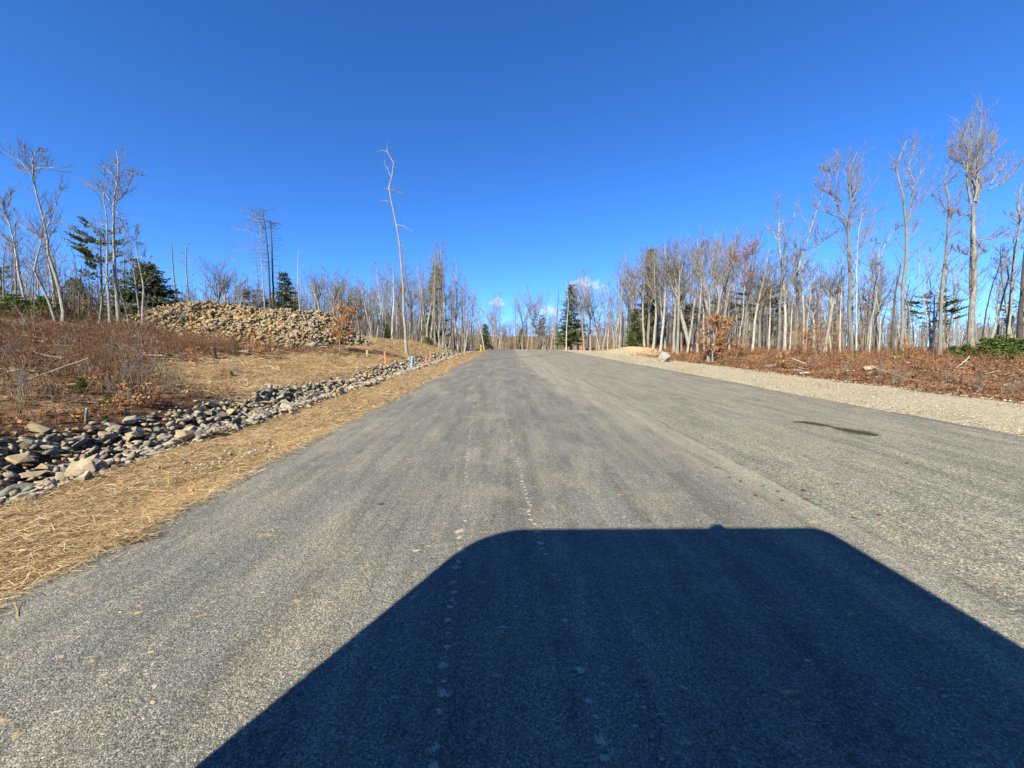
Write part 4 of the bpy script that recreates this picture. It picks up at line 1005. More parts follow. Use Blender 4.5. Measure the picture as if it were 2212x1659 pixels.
hero(79, 22.5, c5, [(802, 1780), (808, 1500), (815, 1280), (830, 1100), (850, 850), (820, 815), (815, 700), (790, 620), (765, 560), (760, 470), (800, 370), (835, 270)], 12,
     [(0.55, [(848, 845), (872, 780), (870, 650), (890, 560), (940, 480), (980, 380)]), (0.35, [(885, 570), (872, 500), (880, 420), (930, 330), (965, 250)]), (0.3, [(865, 780), (900, 700), (960, 650), (1020, 610), (1060, 565)]), (0.3, [(760, 500), (740, 430), (715, 480)]), (0.25, [(770, 580), (830, 580), (870, 575)]), (0.25, [(855, 920), (890, 890), (900, 820)]), (0.25, [(845, 860), (780, 870), (700, 930)])],
     'bark', 'tall tree with a lyre shaped double fork', None, 0.006, 8, 6)
hero(80, 22, c5, [(1070, 1790), (1072, 1500), (1085, 1200), (1095, 930), (1085, 700), (1085, 540), (1120, 490), (1170, 430), (1240, 330)], 11,
     [(0.3, [(1148, 455), (1155, 350), (1165, 290)]), (0.3, [(1095, 850), (1120, 720), (1140, 640)]), (0.3, [(1090, 800), (1060, 700), (1040, 640)]), (0.25, [(1090, 960), (1150, 940), (1200, 930)]), (0.25, [(1100, 1230), (1130, 1190), (1110, 1170)]), (0.3, [(1098, 870), (1160, 800), (1180, 720)])],
     'bark', 'upright tree whose leader bends away in one long bare limb', None, 0.006, 8, 6)
hero(81, 21, c5, [(1300, 1830), (1295, 1650), (1310, 1350), (1325, 1100), (1338, 900), (1340, 740)], 19,
     [(0.5, [(1322, 740), (1290, 600), (1285, 450), (1300, 330), (1290, 200)]), (0.55, [(1345, 720), (1365, 580), (1360, 420), (1380, 260), (1400, 110)]), (0.5, [(1355, 720), (1385, 560), (1405, 400), (1430, 250), (1450, 150)]), (0.5, [(1360, 730), (1440, 620), (1462, 450), (1460, 250), (1490, 90)]),
      (0.3, [(1365, 700), (1450, 620), (1540, 520)]), (0.25, [(1320, 800), (1280, 810), (1180, 775)]), (0.3, [(1350, 1010), (1370, 1040), (1400, 1085)]), (0.25, [(1350, 1000), (1440, 990), (1530, 995)]), (0.3, [(1462, 420), (1530, 340), (1620, 200)]), (0.3, [(1455, 600), (1540, 520), (1640, 400)]), (0.3, [(1370, 560), (1320, 420), (1310, 300)]), (0.3, [(1440, 640), (1520, 600), (1600, 480)]), (0.25, [(1310, 1110), (1210, 1090), (1130, 1065)])],
     'bark', 'thickest trunk at the wood edge with a dense broom of upright limbs', None, 0.006, 10, 8, 0.45)
hero(82, 21.4, c5, [(1345, 1830), (1335, 1650), (1320, 1350), (1308, 1100), (1305, 900), (1310, 850)], 9, [[(1308, 900), (1295, 830), (1320, 780)]], 'bark', 'second smaller stem pressed against the thickest trunk', None, 0.006, 3, 4, 0.4)
hero(83, 21, c5, [(1545, 1800), (1540, 1600), (1562, 1350), (1585, 1100), (1612, 880), (1618, 700), (1650, 590)], 12, [(0.6, [(1615, 860), (1660, 760), (1700, 680)]), [(1605, 880), (1560, 830), (1500, 800)], [(1600, 1030), (1640, 1040), (1680, 1050)]], 'bark', 'forked bare tree above the bushy evergreen saplings', None, 0.006, 8, 6)
hero(84, 21.5, c5, [(1465, 1800), (1475, 1500), (1500, 1250), (1505, 1170), (1480, 1060)], 8, [[(1505, 1180), (1530, 1100), (1520, 1000)], [(1500, 1250), (1440, 1200), (1420, 1150)]], 'bark', 'short bent tree with a broken top beside the forked tree', None, 0.006, 6, 5)
hero(85, 22, c5, [(1350, 1800), (1370, 1500), (1400, 1300), (1430, 1180), (1450, 1100)], 5, [], 'bark_dark', 'slanting blackened stick of a tree beside the thickest trunk', None, 0.006, 2, 2, 0.4, 'dead_tree')
hero(86, 20, c5, [(1610, 1820), (1630, 1550), (1660, 1250), (1700, 950), (1730, 700)], 16, [], 'bark_dark', 'heavy dark trunk rising at the end of the evergreen saplings', None, 0.006, 8, 6)
hero(87, 23, c5, [(1005, 1780), (1000, 1560), (985, 1480), (960, 1200), (955, 1000)], 4, [(0.8, [(1000, 1500), (1035, 1400), (1030, 1150), (1055, 1000)])], 'bark_pale', 'slender two pronged sapling before the flat topped pine', None, 0.006, 5, 4)
hero(88, 26, c4, [(890, 1160), (888, 950), (890, 800), (888, 680)], 11, [(0.5, [(888, 700), (840, 590), (800, 480), (790, 400)]), (0.5, [(890, 690), (900, 560), (900, 440), (920, 320)]), (0.5, [(892, 700), (940, 590), (980, 480), (1000, 350)]), (0.35, [(885, 740), (840, 690), (780, 670)]), (0.4, [(890, 690), (870, 560), (850, 420), (840, 320)]), (0.35, [(900, 560), (950, 440), (960, 320)])],
     'bark', 'broad crowned bare tree behind the copper leaved beech', None, 0.006, 10, 7, 0.6)
hero(89, 26.5, c4, [(965, 1120), (990, 900), (1020, 740), (1045, 620)], 12, [(0.5, [(1040, 640), (1010, 520), (1020, 400), (990, 330)]), (0.5, [(1045, 630), (1080, 520), (1070, 420), (1060, 330)]), (0.4, [(1045, 640), (1110, 580), (1180, 560), (1260, 530)]), (0.4, [(1042, 640), (970, 560), (940, 470)])],
     'bark', 'thick slanting bare tree behind the copper leaved beech', None, 0.006, 9, 7, 0.6)
hero(90, 27, c4, [(1088, 1165), (1105, 1000), (1130, 850), (1138, 650), (1130, 520), (1140, 430)], 6, [(0.4, [(1135, 600), (1090, 500), (1060, 430)]), (0.4, [(1132, 540), (1170, 460), (1200, 400)])], 'bark_pale', 'slim tree still holding russet leaves in its top', None, 0.006, 9, 7, 0.25, 'bare_tree', 0.6, 0.5, ('red_leaf', 900))

# ---- kinds of bare tree used many times
KIND = {}
for i in range(5): KIND['slender', i] = bare_tree(300 + i, 10.0, 0.11 + 0.01 * i, 'slender', MAT[('bark_pale', 'bark_pale', 'bark', 'bark_birch', 'bark')[i]], 0.006, 1.25)
for i in range(4): KIND['vase', i] = bare_tree(320 + i, 10.0, 0.15 + 0.01 * i, 'vase', MAT[('bark', 'bark_pale', 'bark', 'bark_pale')[i]], 0.006, 1.3)
for i in range(4): KIND['sapling', i] = bare_tree(340 + i, 5.0, 0.038, 'sapling', MAT[('bark_pale', 'bark', 'bark_birch', 'bark_pale')[i]], 0.005, 0.8)
for i in range(3): KIND['snag', i] = bare_tree(350 + i, 8.0, 0.07, 'snag', MAT[('bark_pale', 'bark_dark', 'bark_birch')[i]], 0.006)
trng = np.random.default_rng(99)
NV = {'slender': 5, 'vase': 4, 'sapling': 4, 'snag': 3}; H0 = {'slender': 10.0, 'vase': 10.0, 'sapling': 5.0, 'snag': 8.0}
def tree_at(kind, px, d, top, label, group, var=None, lean=0.06):
    p = gp(px, d); v = int(trng.integers(0, NV[kind])) if var is None else var
    h = at(px, top, d)[2] - p[2]
    bk = {'slender': ('pale', 'light', 'grey', 'white', 'dull grey'), 'vase': ('grey', 'pale', 'dull grey', 'light'), 'sapling': ('pale', 'grey', 'white', 'light'), 'snag': ('pale', 'dark', 'white')}[kind][v]
    if group: label = bk + ' barked ' + label; group = bk + ' ' + group
    return put('bare_tree' if kind != 'snag' else 'dead_tree', KIND[kind, v], p[0], p[1], trng.uniform(0, 6.28), h / H0[kind], label, 'tree', group, lean=(trng.normal(0, lean), trng.normal(0, lean)))

LS = ('slender bare tree in the stand beyond the straw bank', 'slender bare trees beyond the straw bank')
LVs = ('round crowned bare tree in the stand beyond the straw bank', 'round crowned bare trees beyond the straw bank')
# left of the lone tree, over the heap's end
for px, d, top, k in ((700, 38, 590, 'vase'), (722, 40, 575, 'vase'), (745, 42, 600, 'vase'), (770, 44, 615, 'slender'), (778, 40, 600, 'vase'), (800, 46, 590, 'slender'), (815, 43, 560, 'slender'), (830, 44, 570, 'slender'),
                      (840, 47, 580, 'slender'), (848, 42, 570, 'slender'), (858, 50, 590, 'vase'), (690, 44, 610, 'slender'), (735, 46, 610, 'slender'), (760, 48, 620, 'slender'), (790, 50, 610, 'slender'), (870, 52, 600, 'slender')):
    tree_at(k, px, d, top, *(LS if k == 'slender' else LVs))
# the stand right of the lone tree
for px, d, top, k in ((893, 48, 552, 'slender'), (903, 46, 570, 'slender'), (912, 50, 560, 'slender'), (921, 47, 545, 'slender'), (931, 49, 535, 'slender'), (940, 47, 560, 'slender'), (950, 50, 575, 'slender'), (957, 48, 525, 'slender'), (962, 51, 532, 'slender'),
                      (970, 50, 590, 'slender'), (981, 54, 565, 'slender'), (990, 52, 580, 'slender'), (1003, 58, 610, 'slender'), (1012, 60, 625, 'slender'), (886, 54, 600, 'vase'), (916, 56, 600, 'vase'), (945, 56, 610, 'vase'), (975, 58, 620, 'slender'), (926, 45, 600, 'sapling'), (965, 46, 620, 'sapling'), (898, 44, 640, 'sapling')):
    tree_at(k, px, d, top, *(LS if k != 'vase' else LVs), lean=0.05)
# thin trees all through that stand
for i in range(46):
    px = trng.uniform(690, 1015); d = trng.uniform(38, 66) if px > 870 else trng.uniform(36, 60)
    tree_at('slender' if trng.random() < 0.5 else 'sapling', px, d, trng.uniform(610, 690), 'thin pole sized bare tree packed into the stand beyond the straw bank', 'thin bare poles beyond the straw bank', lean=0.04)
# beyond the crest of the road
LC = ('bare tree standing beyond the crest of the road', 'bare trees beyond the crest of the road')
for px, d, top, k in ((1030, 66, 640, 'slender'), (1046, 70, 640, 'slender'), (1063, 68, 630, 'slender'), (1064, 76, 650, 'vase'), (1096, 80, 672, 'snag'), (1113, 72, 655, 'slender'), (1128, 74, 624, 'vase'), (1150, 72, 622, 'vase'), (1138, 70, 675, 'snag'), (1172, 68, 650, 'slender'),
                      (1190, 66, 640, 'slender'), (1205, 64, 612, 'snag'), (1020, 64, 655, 'sapling'), (1080, 78, 690, 'slender'), (1160, 78, 690, 'slender'), (1178, 80, 680, 'vase')):
    tree_at(k, px, d, top, 'dead pole standing beyond the crest of the road' if k == 'snag' else LC[0], 'dead poles beyond the crest' if k == 'snag' else LC[1])
for i in range(44):
    tree_at('slender' if trng.random() < 0.6 else 'sapling', trng.uniform(1000, 1215), trng.uniform(70, 100), trng.uniform(672, 705), 'thin bare tree in the low wood beyond the crest of the road', 'thin bare trees beyond the crest', lean=0.03)
tree_at('snag', 1223, 55, 605, 'white birch pole standing before the big spruce', None, 2, 0.01)
# right of the spruce
LR = ('bare tree in the wood beside the gravel shoulder', 'bare trees in the wood beside the gravel')
LRv = ('bare tree with a wide vase shaped crown beside the gravel shoulder', 'vase shaped bare trees beside the gravel')
for px, d, top, k in ((1262, 56, 606, 'vase'), (1275, 58, 612, 'vase'), (1288, 60, 625, 'slender'), (1300, 54, 640, 'slender'), (1312, 50, 640, 'slender'), (1325, 52, 615, 'slender'), (1338, 48, 585, 'slender'), (1345, 50, 570, 'slender'), (1352, 54, 590, 'vase'), (1365, 45, 560, 'slender'),
                      (1378, 47, 550, 'vase'), (1392, 42, 545, 'slender'), (1398, 44, 535, 'vase'), (1410, 38, 530, 'slender'), (1418, 40, 528, 'vase'), (1426, 36, 525, 'slender'), (1436, 37, 540, 'slender'), (1455, 35, 522, 'slender'), (1462, 34, 520, 'slender'), (1470, 36, 530, 'vase'), (1484, 33, 515, 'slender'),
                      (1491, 34, 510, 'vase'), (1506, 32, 505, 'slender'), (1520, 33, 515, 'slender'), (1533, 32, 500, 'vase'), (1545, 31, 520, 'slender'), (1600, 29, 520, 'slender'), (1606, 30, 510, 'slender'), (1575, 32, 520, 'slender'), (1625, 29, 540, 'slender'), (1640, 30, 560, 'vase'), (1660, 28, 560, 'slender'), (1680, 27, 500, 'slender'),
                      (1718, 27, 480, 'slender'), (1740, 26, 560, 'sapling'), (1757, 27, 540, 'slender'), (1780, 25, 560, 'vase'), (1795, 25, 600, 'slender'), (1870, 24, 560, 'slender'), (1892, 26, 590, 'vase'), (1950, 25, 600, 'slender'), (2010, 25, 620, 'slender'), (2065, 24, 640, 'sapling'), (2130, 25, 560, 'slender'), (2190, 22, 520, 'slender'), (2205, 23, 600, 'sapling')):
    tree_at(k, px, d, top, *(LRv if k == 'vase' else LR))
for i in range(70):
    px = trng.uniform(1240, 1760); d = np.interp(px, [1240, 1400, 1760], [60, 44, 30]) + trng.uniform(-3, 14)
    tree_at('slender' if trng.random() < 0.45 else 'sapling', px, d, trng.uniform(575, 700), 'thin pole sized bare tree in the wood beside the gravel shoulder', 'thin bare poles beside the gravel', lean=0.07)
for i in range(26):
    px = trng.uniform(1740, 2212); d = trng.uniform(23, 34)
    tree_at('sapling' if trng.random() < 0.7 else 'snag', px, d, trng.uniform(600, 720), 'thin leafless sapling under the big trees of the wood edge', 'leafless saplings at the wood edge', lean=0.13)
# left side, behind the brush
LLs = ('thin bare sapling between the hemlocks behind the brushy slope', 'thin saplings behind the brushy slope')
for i in range(38):
    px = trng.uniform(-20, 345); d = trng.uniform(19, 34)
    tree_at('sapling' if trng.random() < 0.55 else 'slender', px, d, trng.uniform(500, 640), *LLs, lean=0.08)
for px, d, top in ((480, 33, 560), (500, 34, 585), (535, 36, 600), (555, 36, 610)):
    tree_at('vase', px, d, top, 'many stemmed bare tree spreading behind the stone heap', 'many stemmed trees behind the heap')
for i in range(16):
    tree_at('sapling', trng.uniform(370, 690), trng.uniform(33, 42), trng.uniform(600, 660), 'wispy leafless sapling behind the stone heap', 'wispy saplings behind the heap')
# ---- conifers
def conifer(seed, H, R, kind, mat):
    rng = np.random.default_rng(seed); tr = MB(); tw = Twigs(); lf = MB()
    tp = poly(rng, (0, 0, -0.15), (rng.normal(0, 0.02), rng.normal(0, 0.02), 1), H + 0.1, 10, 0.012, 0.05)
    tr.tube(tp, 0.018 * H * np.linspace(1, 0.08, 11) + 0.01, 8)
    Cn, U, W = [], [], []
    if kind == 'pine':
        zs = np.arange(H * 0.42, H * 0.99, H * 0.05)
    else:
        zs = np.arange(H * (0.06 if kind == 'hemlock' else 0.10), H * 0.985, max(0.10, H * 0.021))
    for z in zs:
        t = z / H
        nb = rng.integers(5, 8) if kind != 'pine' else rng.integers(5, 8)
        for b in range(nb):
            if rng.random() < (0.10 if kind != 'pine' else 0.22): continue
            az = rng.uniform(0, 6.28)
            if kind == 'pine': L = R * (0.55 + 0.75 * math.sin(math.pi * min(1, (t - 0.40) / 0.62) ** 0.8)) * rng.uniform(0.55, 1.15); el = 0.10
            else: L = R * (1 - t) ** 0.85 * rng.uniform(0.62, 1.2) + 0.12 * R; el = 0.12 - 0.30 * (1 - t)
            p = np.array([np.interp(z, tp[:, 2], tp[:, 0]), np.interp(z, tp[:, 2], tp[:, 1]), z + rng.normal(0, 0.05)])
            d = np.array([math.cos(az), math.sin(az), el])
            q = poly(rng, p, d, L, 5, 0.07, 0.035 if kind != 'pine' else 0.07); tw.line(q, 0.012 + 0.004 * L, 0.004)
            m = int((7 + 9 * L) if kind != 'pine' else 6 + 8 * L) * (2 if H <= 2 else 1)
            tt = rng.uniform(0.15 if kind != 'pine' else 0.45, 1.02, m); f_ = np.clip(tt * 5, 0, 4.999); j = f_.astype(int)
            c = q[j] + (q[j + 1] - q[j]) * (f_ - j)[:, None]; dd = unit(q[j + 1] - q[j]); side = unit(np.cross(dd, [0, 0, 1.0])) * rng.choice([-1, 1], m)[:, None]
            sp = (0.30 * L * (1.15 - tt) + 0.10) * (0.42 if H <= 2 else 1.0)
            g = unit(dd * 0.8 + side * rng.uniform(0.3, 1.1, (m, 1)) + rng.normal(0, 0.16, (m, 3)) + np.array([0, 0, -0.12 if kind != 'pine' else 0.18]))
            ln = (sp * rng.uniform(0.6, 1.1, m))[:, None] * 0.6
            Cn.append(c + g * ln); U.append(g * ln); nrm = unit(np.cross(g, rdir(rng, m) * 0.5 + np.array([0, 0, 1.0]) )); W.append(nrm * ln * rng.uniform(0.22, 0.42, (m, 1)))
            # small sprigs
            k = m; cc_ = c + g * ln * rng.uniform(0.3, 1.8, (m, 1)); gg = unit(g + rng.normal(0, 0.6, (m, 3))); l2 = rng.uniform(0.05, 0.13, (m, 1)) * (1 + 0.05 * H)
            Cn.append(cc_ + gg * l2); U.append(gg * l2); W.append(unit(np.cross(gg, rdir(rng, m))) * l2 * 0.4)
    lf.quads(np.concatenate(Cn), np.concatenate(U), np.concatenate(W), 0.25)
    bm_ = tw.mesh('branches', MAT['twig'])
    return (tr.mesh('trunk', MAT['bark_dark'], True), bm_, lf.mesh('crown', mat))
CON = {('spruce', 0): conifer(400, 10, 2.1, 'spruce', MAT['needle']), ('spruce', 1): conifer(401, 10, 2.6, 'spruce', MAT['needle']), ('spruce', 2): conifer(402, 10, 1.5, 'spruce', MAT['needle']),
       ('hemlock', 0): conifer(410, 5, 2.1, 'hemlock', MAT['needle_green']), ('hemlock', 1): conifer(411, 5, 2.5, 'hemlock', MAT['needle']), ('pine', 0): conifer(420, 10, 2.1, 'pine', MAT['needle']), ('pine', 1): conifer(421, 10, 2.6, 'pine', MAT['needle']),
       ('bush', 0): conifer(430, 2, 1.1, 'hemlock', MAT['needle_green']), ('bush', 1): conifer(431, 2, 1.3, 'hemlock', MAT['needle_green'])}
HC = {'spruce': 10, 'hemlock': 5, 'pine': 10, 'bush': 2}
def con_at(kind, v, px, d, top, label, group=None, name='conifer', wide=1.0):
    p = gp(px, d); h = at(px, top, d)[2] - p[2]; s = h / HC[kind]
    ms = CON[kind, v] if kind != 'bush' else (CON[kind, v][0], CON[kind, v][2])
    e = put(name, ms, p[0], p[1], trng.uniform(0, 6.28), s, label, 'tree' if kind != 'bush' else 'shrub', group, ('trunk', 'branches', 'crown') if kind != 'bush' else ('trunk', 'crown'))
    e.scale = (s * wide, s * wide, s); return e
con_at('spruce', 1, 1233, 60, 616, 'large full spruce standing beside the gravel at the crest', None, 'spruce_tree', 1.0)
con_at('spruce', 2, 945, 54, 578, 'tall narrow spruce rising behind the pale trunks of the stand', None, 'spruce_tree', 1.15)
con_at('spruce', 0, 1050, 72, 700, 'small dark spruce behind the fire hydrant', None, 'spruce_tree', 1.3)
con_at('spruce', 0, 1400, 46, 540, 'tall dark pine whose top stands level with the bare crowns', None, 'pine_tree', 0.75)
con_at('spruce', 2, 1372, 44, 668, 'young dark green spruce between pale trunks', None, 'spruce_tree', 1.5)
con_at('hemlock', 0, 1362, 42, 715, 'low bright green spruce at the foot of pale trunks', None, 'spruce_tree', 1.0)
con_at('pine', 0, 1165, 66, 680, 'olive pine with a rounded top beyond the crest', None, 'pine_tree', 1.0)
con_at('spruce', 0, 1125, 78, 712, 'dark young conifer beyond the crest of the road', None, 'conifer', 1.2)
con_at('pine', 1, 1645, 36, 612, 'dark pine with level branches in the wood beside the gravel', None, 'pine_tree', 1.3)
con_at('pine', 0, 1480, 42, 660, 'dark pine mass behind the pale trunks', None, 'pine_tree', 1.5)
con_at('pine', 1, 1560, 44, 650, 'second dark pine mass behind the broad crowned tree', None, 'pine_tree', 1.5)
con_at('pine', 1, 2017, 36, 636, 'flat topped pine standing alone behind the sapling pair', None, 'pine_tree', 1.3)
con_at('pine', 0, 2195, 34, 650, 'dark pine half hidden by the heavy dark trunk', None, 'pine_tree', 1.3)
con_at('hemlock', 1, 322, 25, 573, 'spreading dark hemlock behind the end of the stone heap', None, 'hemlock_tree', 1.25)
con_at('pine', 1, 225, 32, 493, 'flat topped pine with layered plumes behind the pale straight trees', None, 'pine_tree', 0.9)
con_at('hemlock', 1, 172, 27, 605, 'dark bushy hemlock between thin saplings', None, 'hemlock_tree', 0.95)
con_at('pine', 0, 15, 30, 578, 'rounded pine behind the green shrubs', None, 'pine_tree', 1.0)
con_at('spruce', 1, 622, 33, 592, 'small open spruce behind the stone heap', None, 'spruce_tree', 1.25)
con_at('pine', 0, 556, 38, 630, 'round dark pine top showing over the stone heap', None, 'pine_tree', 1.6)
con_at('pine', 0, 770, 50, 645, 'dark pine top over the beech sapling', None, 'pine_tree', 1.2)
con_at('hemlock', 0, 835, 46, 700, 'bushy green hemlock at the end of the straw bank', None, 'hemlock_tree', 1.0)
con_at('bush', 0, 925, 44, 728, 'low green hemlock shrub under the pale trunks', None, 'hemlock_shrub', 1.4)
for i, (px, d, top, w) in enumerate(((8, 18.2, 655, 1.0), (38, 18.5, 640, 1.2), (70, 18.8, 650, 1.2), (98, 19, 645, 1.1), (150, 21, 668, 1.2), (180, 22, 672, 1.1), (205, 22, 680, 1.0), (130, 24, 650, 1.2), (285, 23, 690, 1.0))):
    con_at('bush', i % 2, px, d, top, 'dark green hemlock shrub along the top of the brushy slope', 'hemlock shrubs above the brushy slope', 'hemlock_shrub', w)
for i, (px, d, top, w) in enumerate(((2130, 20, 730, 1.2), (2165, 19.5, 727, 1.2), (2200, 19, 732, 1.2), (2085, 20.5, 745, 1.3), (2055, 20.5, 748, 1.3), (2185, 17.5, 752, 1.2), (2148, 18, 756, 1.2))):
    con_at('bush', i % 2, px, d, top, 'bushy green evergreen sapling below the thickest trunk', 'bushy evergreens at the wood edge', 'evergreen_shrub', w)
for i, (px, d, top, w) in enumerate(((1940, 21.5, 752, 0.8), (1960, 21, 760, 0.9), (1850, 21, 757, 0.9), (1790, 22, 762, 1.0), (1745, 23, 764, 1.0), (1700, 22, 768, 0.8), (1600, 27, 752, 1.0), (1990, 21, 762, 0.9), (1538, 28, 772, 0.8), (1462, 27, 776, 0.8))):
    con_at('bush', i % 2, px, d, top, 'small yellow green fir seedling poking out of the red brush', 'fir seedlings in the red brush', 'fir_seedling', w)
for i, (px, py, h) in enumerate(((175, 850, 34), (235, 880, 30), (230, 920, 20), (200, 795, 16), (275, 830, 20), (380, 770, 12), (505, 770, 10), (160, 905, 12), (500, 812, 10), (250, 760, 14))):
    p = hit(px, py); d = np.dot(p - np.array([0, 0, CAMZ]), FWD); s = h / F * d / 2.0
    e = put('pine_seedling', (CON['bush', i % 2][0], CON['bush', i % 2][2]), p[0], p[1], i * 1.3, s, 'tiny green pine seedling in the brown brush above the stone ditch', 'shrub', 'pine seedlings in the brown brush', ('trunk', 'crown')); e.scale = (s * 0.8, s * 0.8, s)

# ---- young beeches that keep their copper leaves
def beech(seed, H, R, nleaf, leaf, mat='copper', bark='bark', stems=1):
    rng = np.random.default_rng(seed); tr = MB(); tw = Twigs(); P = []
    for s_ in range(stems):
        tp = poly(rng, (rng.normal(0, 0.08) * (stems > 1), rng.normal(0, 0.08) * (stems > 1), -0.1), (rng.normal(0, 0.12) * (stems > 1), rng.normal(0, 0.1), 1), H * rng.uniform(0.85, 1.0), 8, 0.05, 0.05)
        tr.tube(tp, 0.012 * H * np.linspace(1, 0.2, 9) / math.sqrt(stems), 6)
        nb = int(26 / stems)
        for i in range(nb):
            t = 0.22 + 0.76 * (i + rng.random()) / nb; f_ = min(t * 8, 7.99); j = int(f_); p = tp[j] + (tp[j + 1] - tp[j]) * (f_ - j); az = i * 2.4 + rng.normal(0, 0.4)
            L = R * math.sin(math.pi * (0.15 + 0.78 * (1 - t))) * rng.uniform(0.6, 1.1)
            q = poly(rng, p, (math.cos(az), math.sin(az), rng.uniform(0.1, 0.5)), L, 4, 0.1, 0.03); tw.line(q, 0.008, 0.003)
            for k in range(3):
                q2 = poly(rng, q[1 + k], unit(q[2 + k if k < 2 else 4] - q[1 + k]) + perp(rng, np.array([0, 0, 1.0])) * 0.8, L * 0.4, 2, 0.1, 0.0); tw.line(q2, 0.004, 0.002)
                for _ in range(max(1, nleaf // (26 * 3 * 2))): P.append(q2[0] + (q2[2] - q2[0]) * rng.uniform(0.2, 1.05)); P.append(q[k + 1] + (q[k + 2] - q[k + 1]) * rng.random())
    P = np.array(P) + rng.normal(0, 0.03 + 0.02 * R, (len(P), 3)); m = len(P)
    u = unit(rdir(rng, m) + np.array([0, 0, -0.45])) * leaf * rng.uniform(0.7, 1.2, (m, 1)); w = unit(np.cross(u, rdir(rng, m))) * leaf * 0.55
    lf = MB().quads(P + u * 0.8, u, w, 0.35)
    return (tr.mesh('trunk', MAT[bark], True), tw.mesh('branches', MAT['twig']), lf.mesh('crown', MAT[mat]))
BE = [beech(450, 3.0, 0.95, 3000, 0.042), beech(451, 3.0, 1.25, 2200, 0.038), beech(452, 1.0, 0.45, 420, 0.045, 'copper', 'bark', 3), beech(453, 3.0, 1.5, 2000, 0.038)]
def beech_at(v, px, py, top, d, label, group=None, wide=1.0):
    p = gp(px, d) if py is None else hit(px, py)
    dd = np.dot(p - np.array([0, 0, CAMZ]), FWD); h = at(px, top, dd)[2] - p[2]; s = h / (1.0 if v == 2 else 3.0)
    e = put('beech_sapling' if v != 2 else 'oak_seedling', BE[v], p[0], p[1], trng.uniform(0, 6.28), s, label, 'tree' if v != 2 else 'seedling', group, ('trunk', 'branches', 'crown'))
    e.scale = (s * wide, s * wide, s); return e
beech_at(0, 733, 758, 648, 0, 'copper leaved beech sapling standing before the stone heap', None, 1.0)
beech_at(0, 1538, None, 668, 25.5, 'copper leaved young beech at the foot of the broad crowned tree', None, 1.3)
beech_at(3, 1765, None, 690, 22.5, 'layered copper beech behind the thin poles by the stout tree', None, 1.3)
beech_at(1, 1735, None, 715, 23, 'lower copper beech beside the layered one', None, 1.2)
beech_at(1, 1955, None, 725, 21.5, 'dull russet beech sapling by the leader bent tree', None, 0.9)
beech_at(1, 1605, None, 722, 26, 'small russet beech between pale trunks', None, 1.0)
beech_at(3, 1298, None, 735, 50, 'low copper beech behind the sandy mound', None, 1.2)
beech_at(1, 1320, None, 738, 50, 'second low copper beech behind the sandy mound', None, 1.2)
for i, (px, d, top) in enumerate(((185, 24, 640), (265, 26, 640), (60, 22, 625), (205, 28, 650), (300, 27, 660), (115, 27, 640))):
    beech_at(3 if i % 2 else 1, px, None, top, d, 'russet leaved beech sapling among the hemlocks above the brushy slope', 'russet saplings above the brushy slope', 1.0)
for i, (px, d, top) in enumerate(((1105, 74, 735), (1140, 73, 728), (1190, 68, 735), (1120, 76, 738))):
    beech_at(1, px, None, top, d, 'small russet beech in the wood beyond the crest', 'russet beeches beyond the crest', 1.2)
for i, (px, py, h) in enumerate(((555, 772, 30), (420, 785, 26), (310, 790, 20), (215, 845, 30), (255, 900, 34), (290, 880, 44), (90, 850, 24), (150, 800, 22), (60, 790, 20), (120, 730, 18), (365, 880, 20), (480, 815, 14), (330, 850, 26))):
    beech_at(2, px, py, py - h * 1.5, 0, 'low oak seedling with curled copper leaves on the brushy slope', 'oak seedlings on the brushy slope', 1.2)
for i, (px, py, h) in enumerate(((1690, 796, 34), (1630, 790, 22), (1760, 800, 26), (1830, 790, 24), (1560, 785, 22), (2000, 800, 28), (2080, 830, 28), (1905, 812, 22), (2150, 845, 26), (1450, 780, 14), (1500, 785, 20), (1965, 775, 26))):
    beech_at(2, px, py, py - h * 1.3, 0, 'low oak seedling with curled copper leaves in the red brush', 'oak seedlings in the red brush', 1.2)

# ------------------------------------------------------------------ brush, litter and undergrowth (masses)
def stems(mb, x, y, h, r, rng, lean=0.35, forks=1, ztop=None):
    n = len(x); z = ground(x, y) - 0.03
    p0 = np.stack([x, y, z], -1); d = unit(np.stack([rng.normal(0, lean, n), rng.normal(0, lean, n), np.ones(n)], -1))
    pm = p0 + d * (h * 0.55)[:, None]; d2 = unit(d + rng.normal(0, 0.25, (n, 3)) + np.array([0, 0, 0.1])); p1 = pm + d2 * (h * 0.45)[:, None]
    mb.sticks(p0, pm, r, r * 0.75); mb.sticks(pm, p1, r * 0.75, r * 0.35)
    for _ in range(forks):
        d3 = unit(d + rng.normal(0, 0.55, (n, 3)) + np.array([0, 0, 0.15])); s_ = p0 + d * (h * rng.uniform(0.25, 0.6, n))[:, None]
        mb.sticks(s_, s_ + d3 * (h * rng.uniform(0.25, 0.5, n))[:, None], r * 0.6, r * 0.3)
def litter(mb, x, y, s, rng, lift=0.05):
    n = len(x); z = ground(x, y) + 0.015 + lift * rng.random(n) ** 2
    u = unit(np.stack([rng.normal(0, 1, n), rng.normal(0, 1, n), rng.normal(0, 0.45, n)], -1)); w = unit(np.cross(u, np.array([0, 0, 1.0]) + rng.normal(0, 0.45, (n, 3))))
    mb.quads(np.stack([x, y, z], -1), u * s[:, None], w * (s * 0.6)[:, None], 0.3)
rng = np.random.default_rng(61)
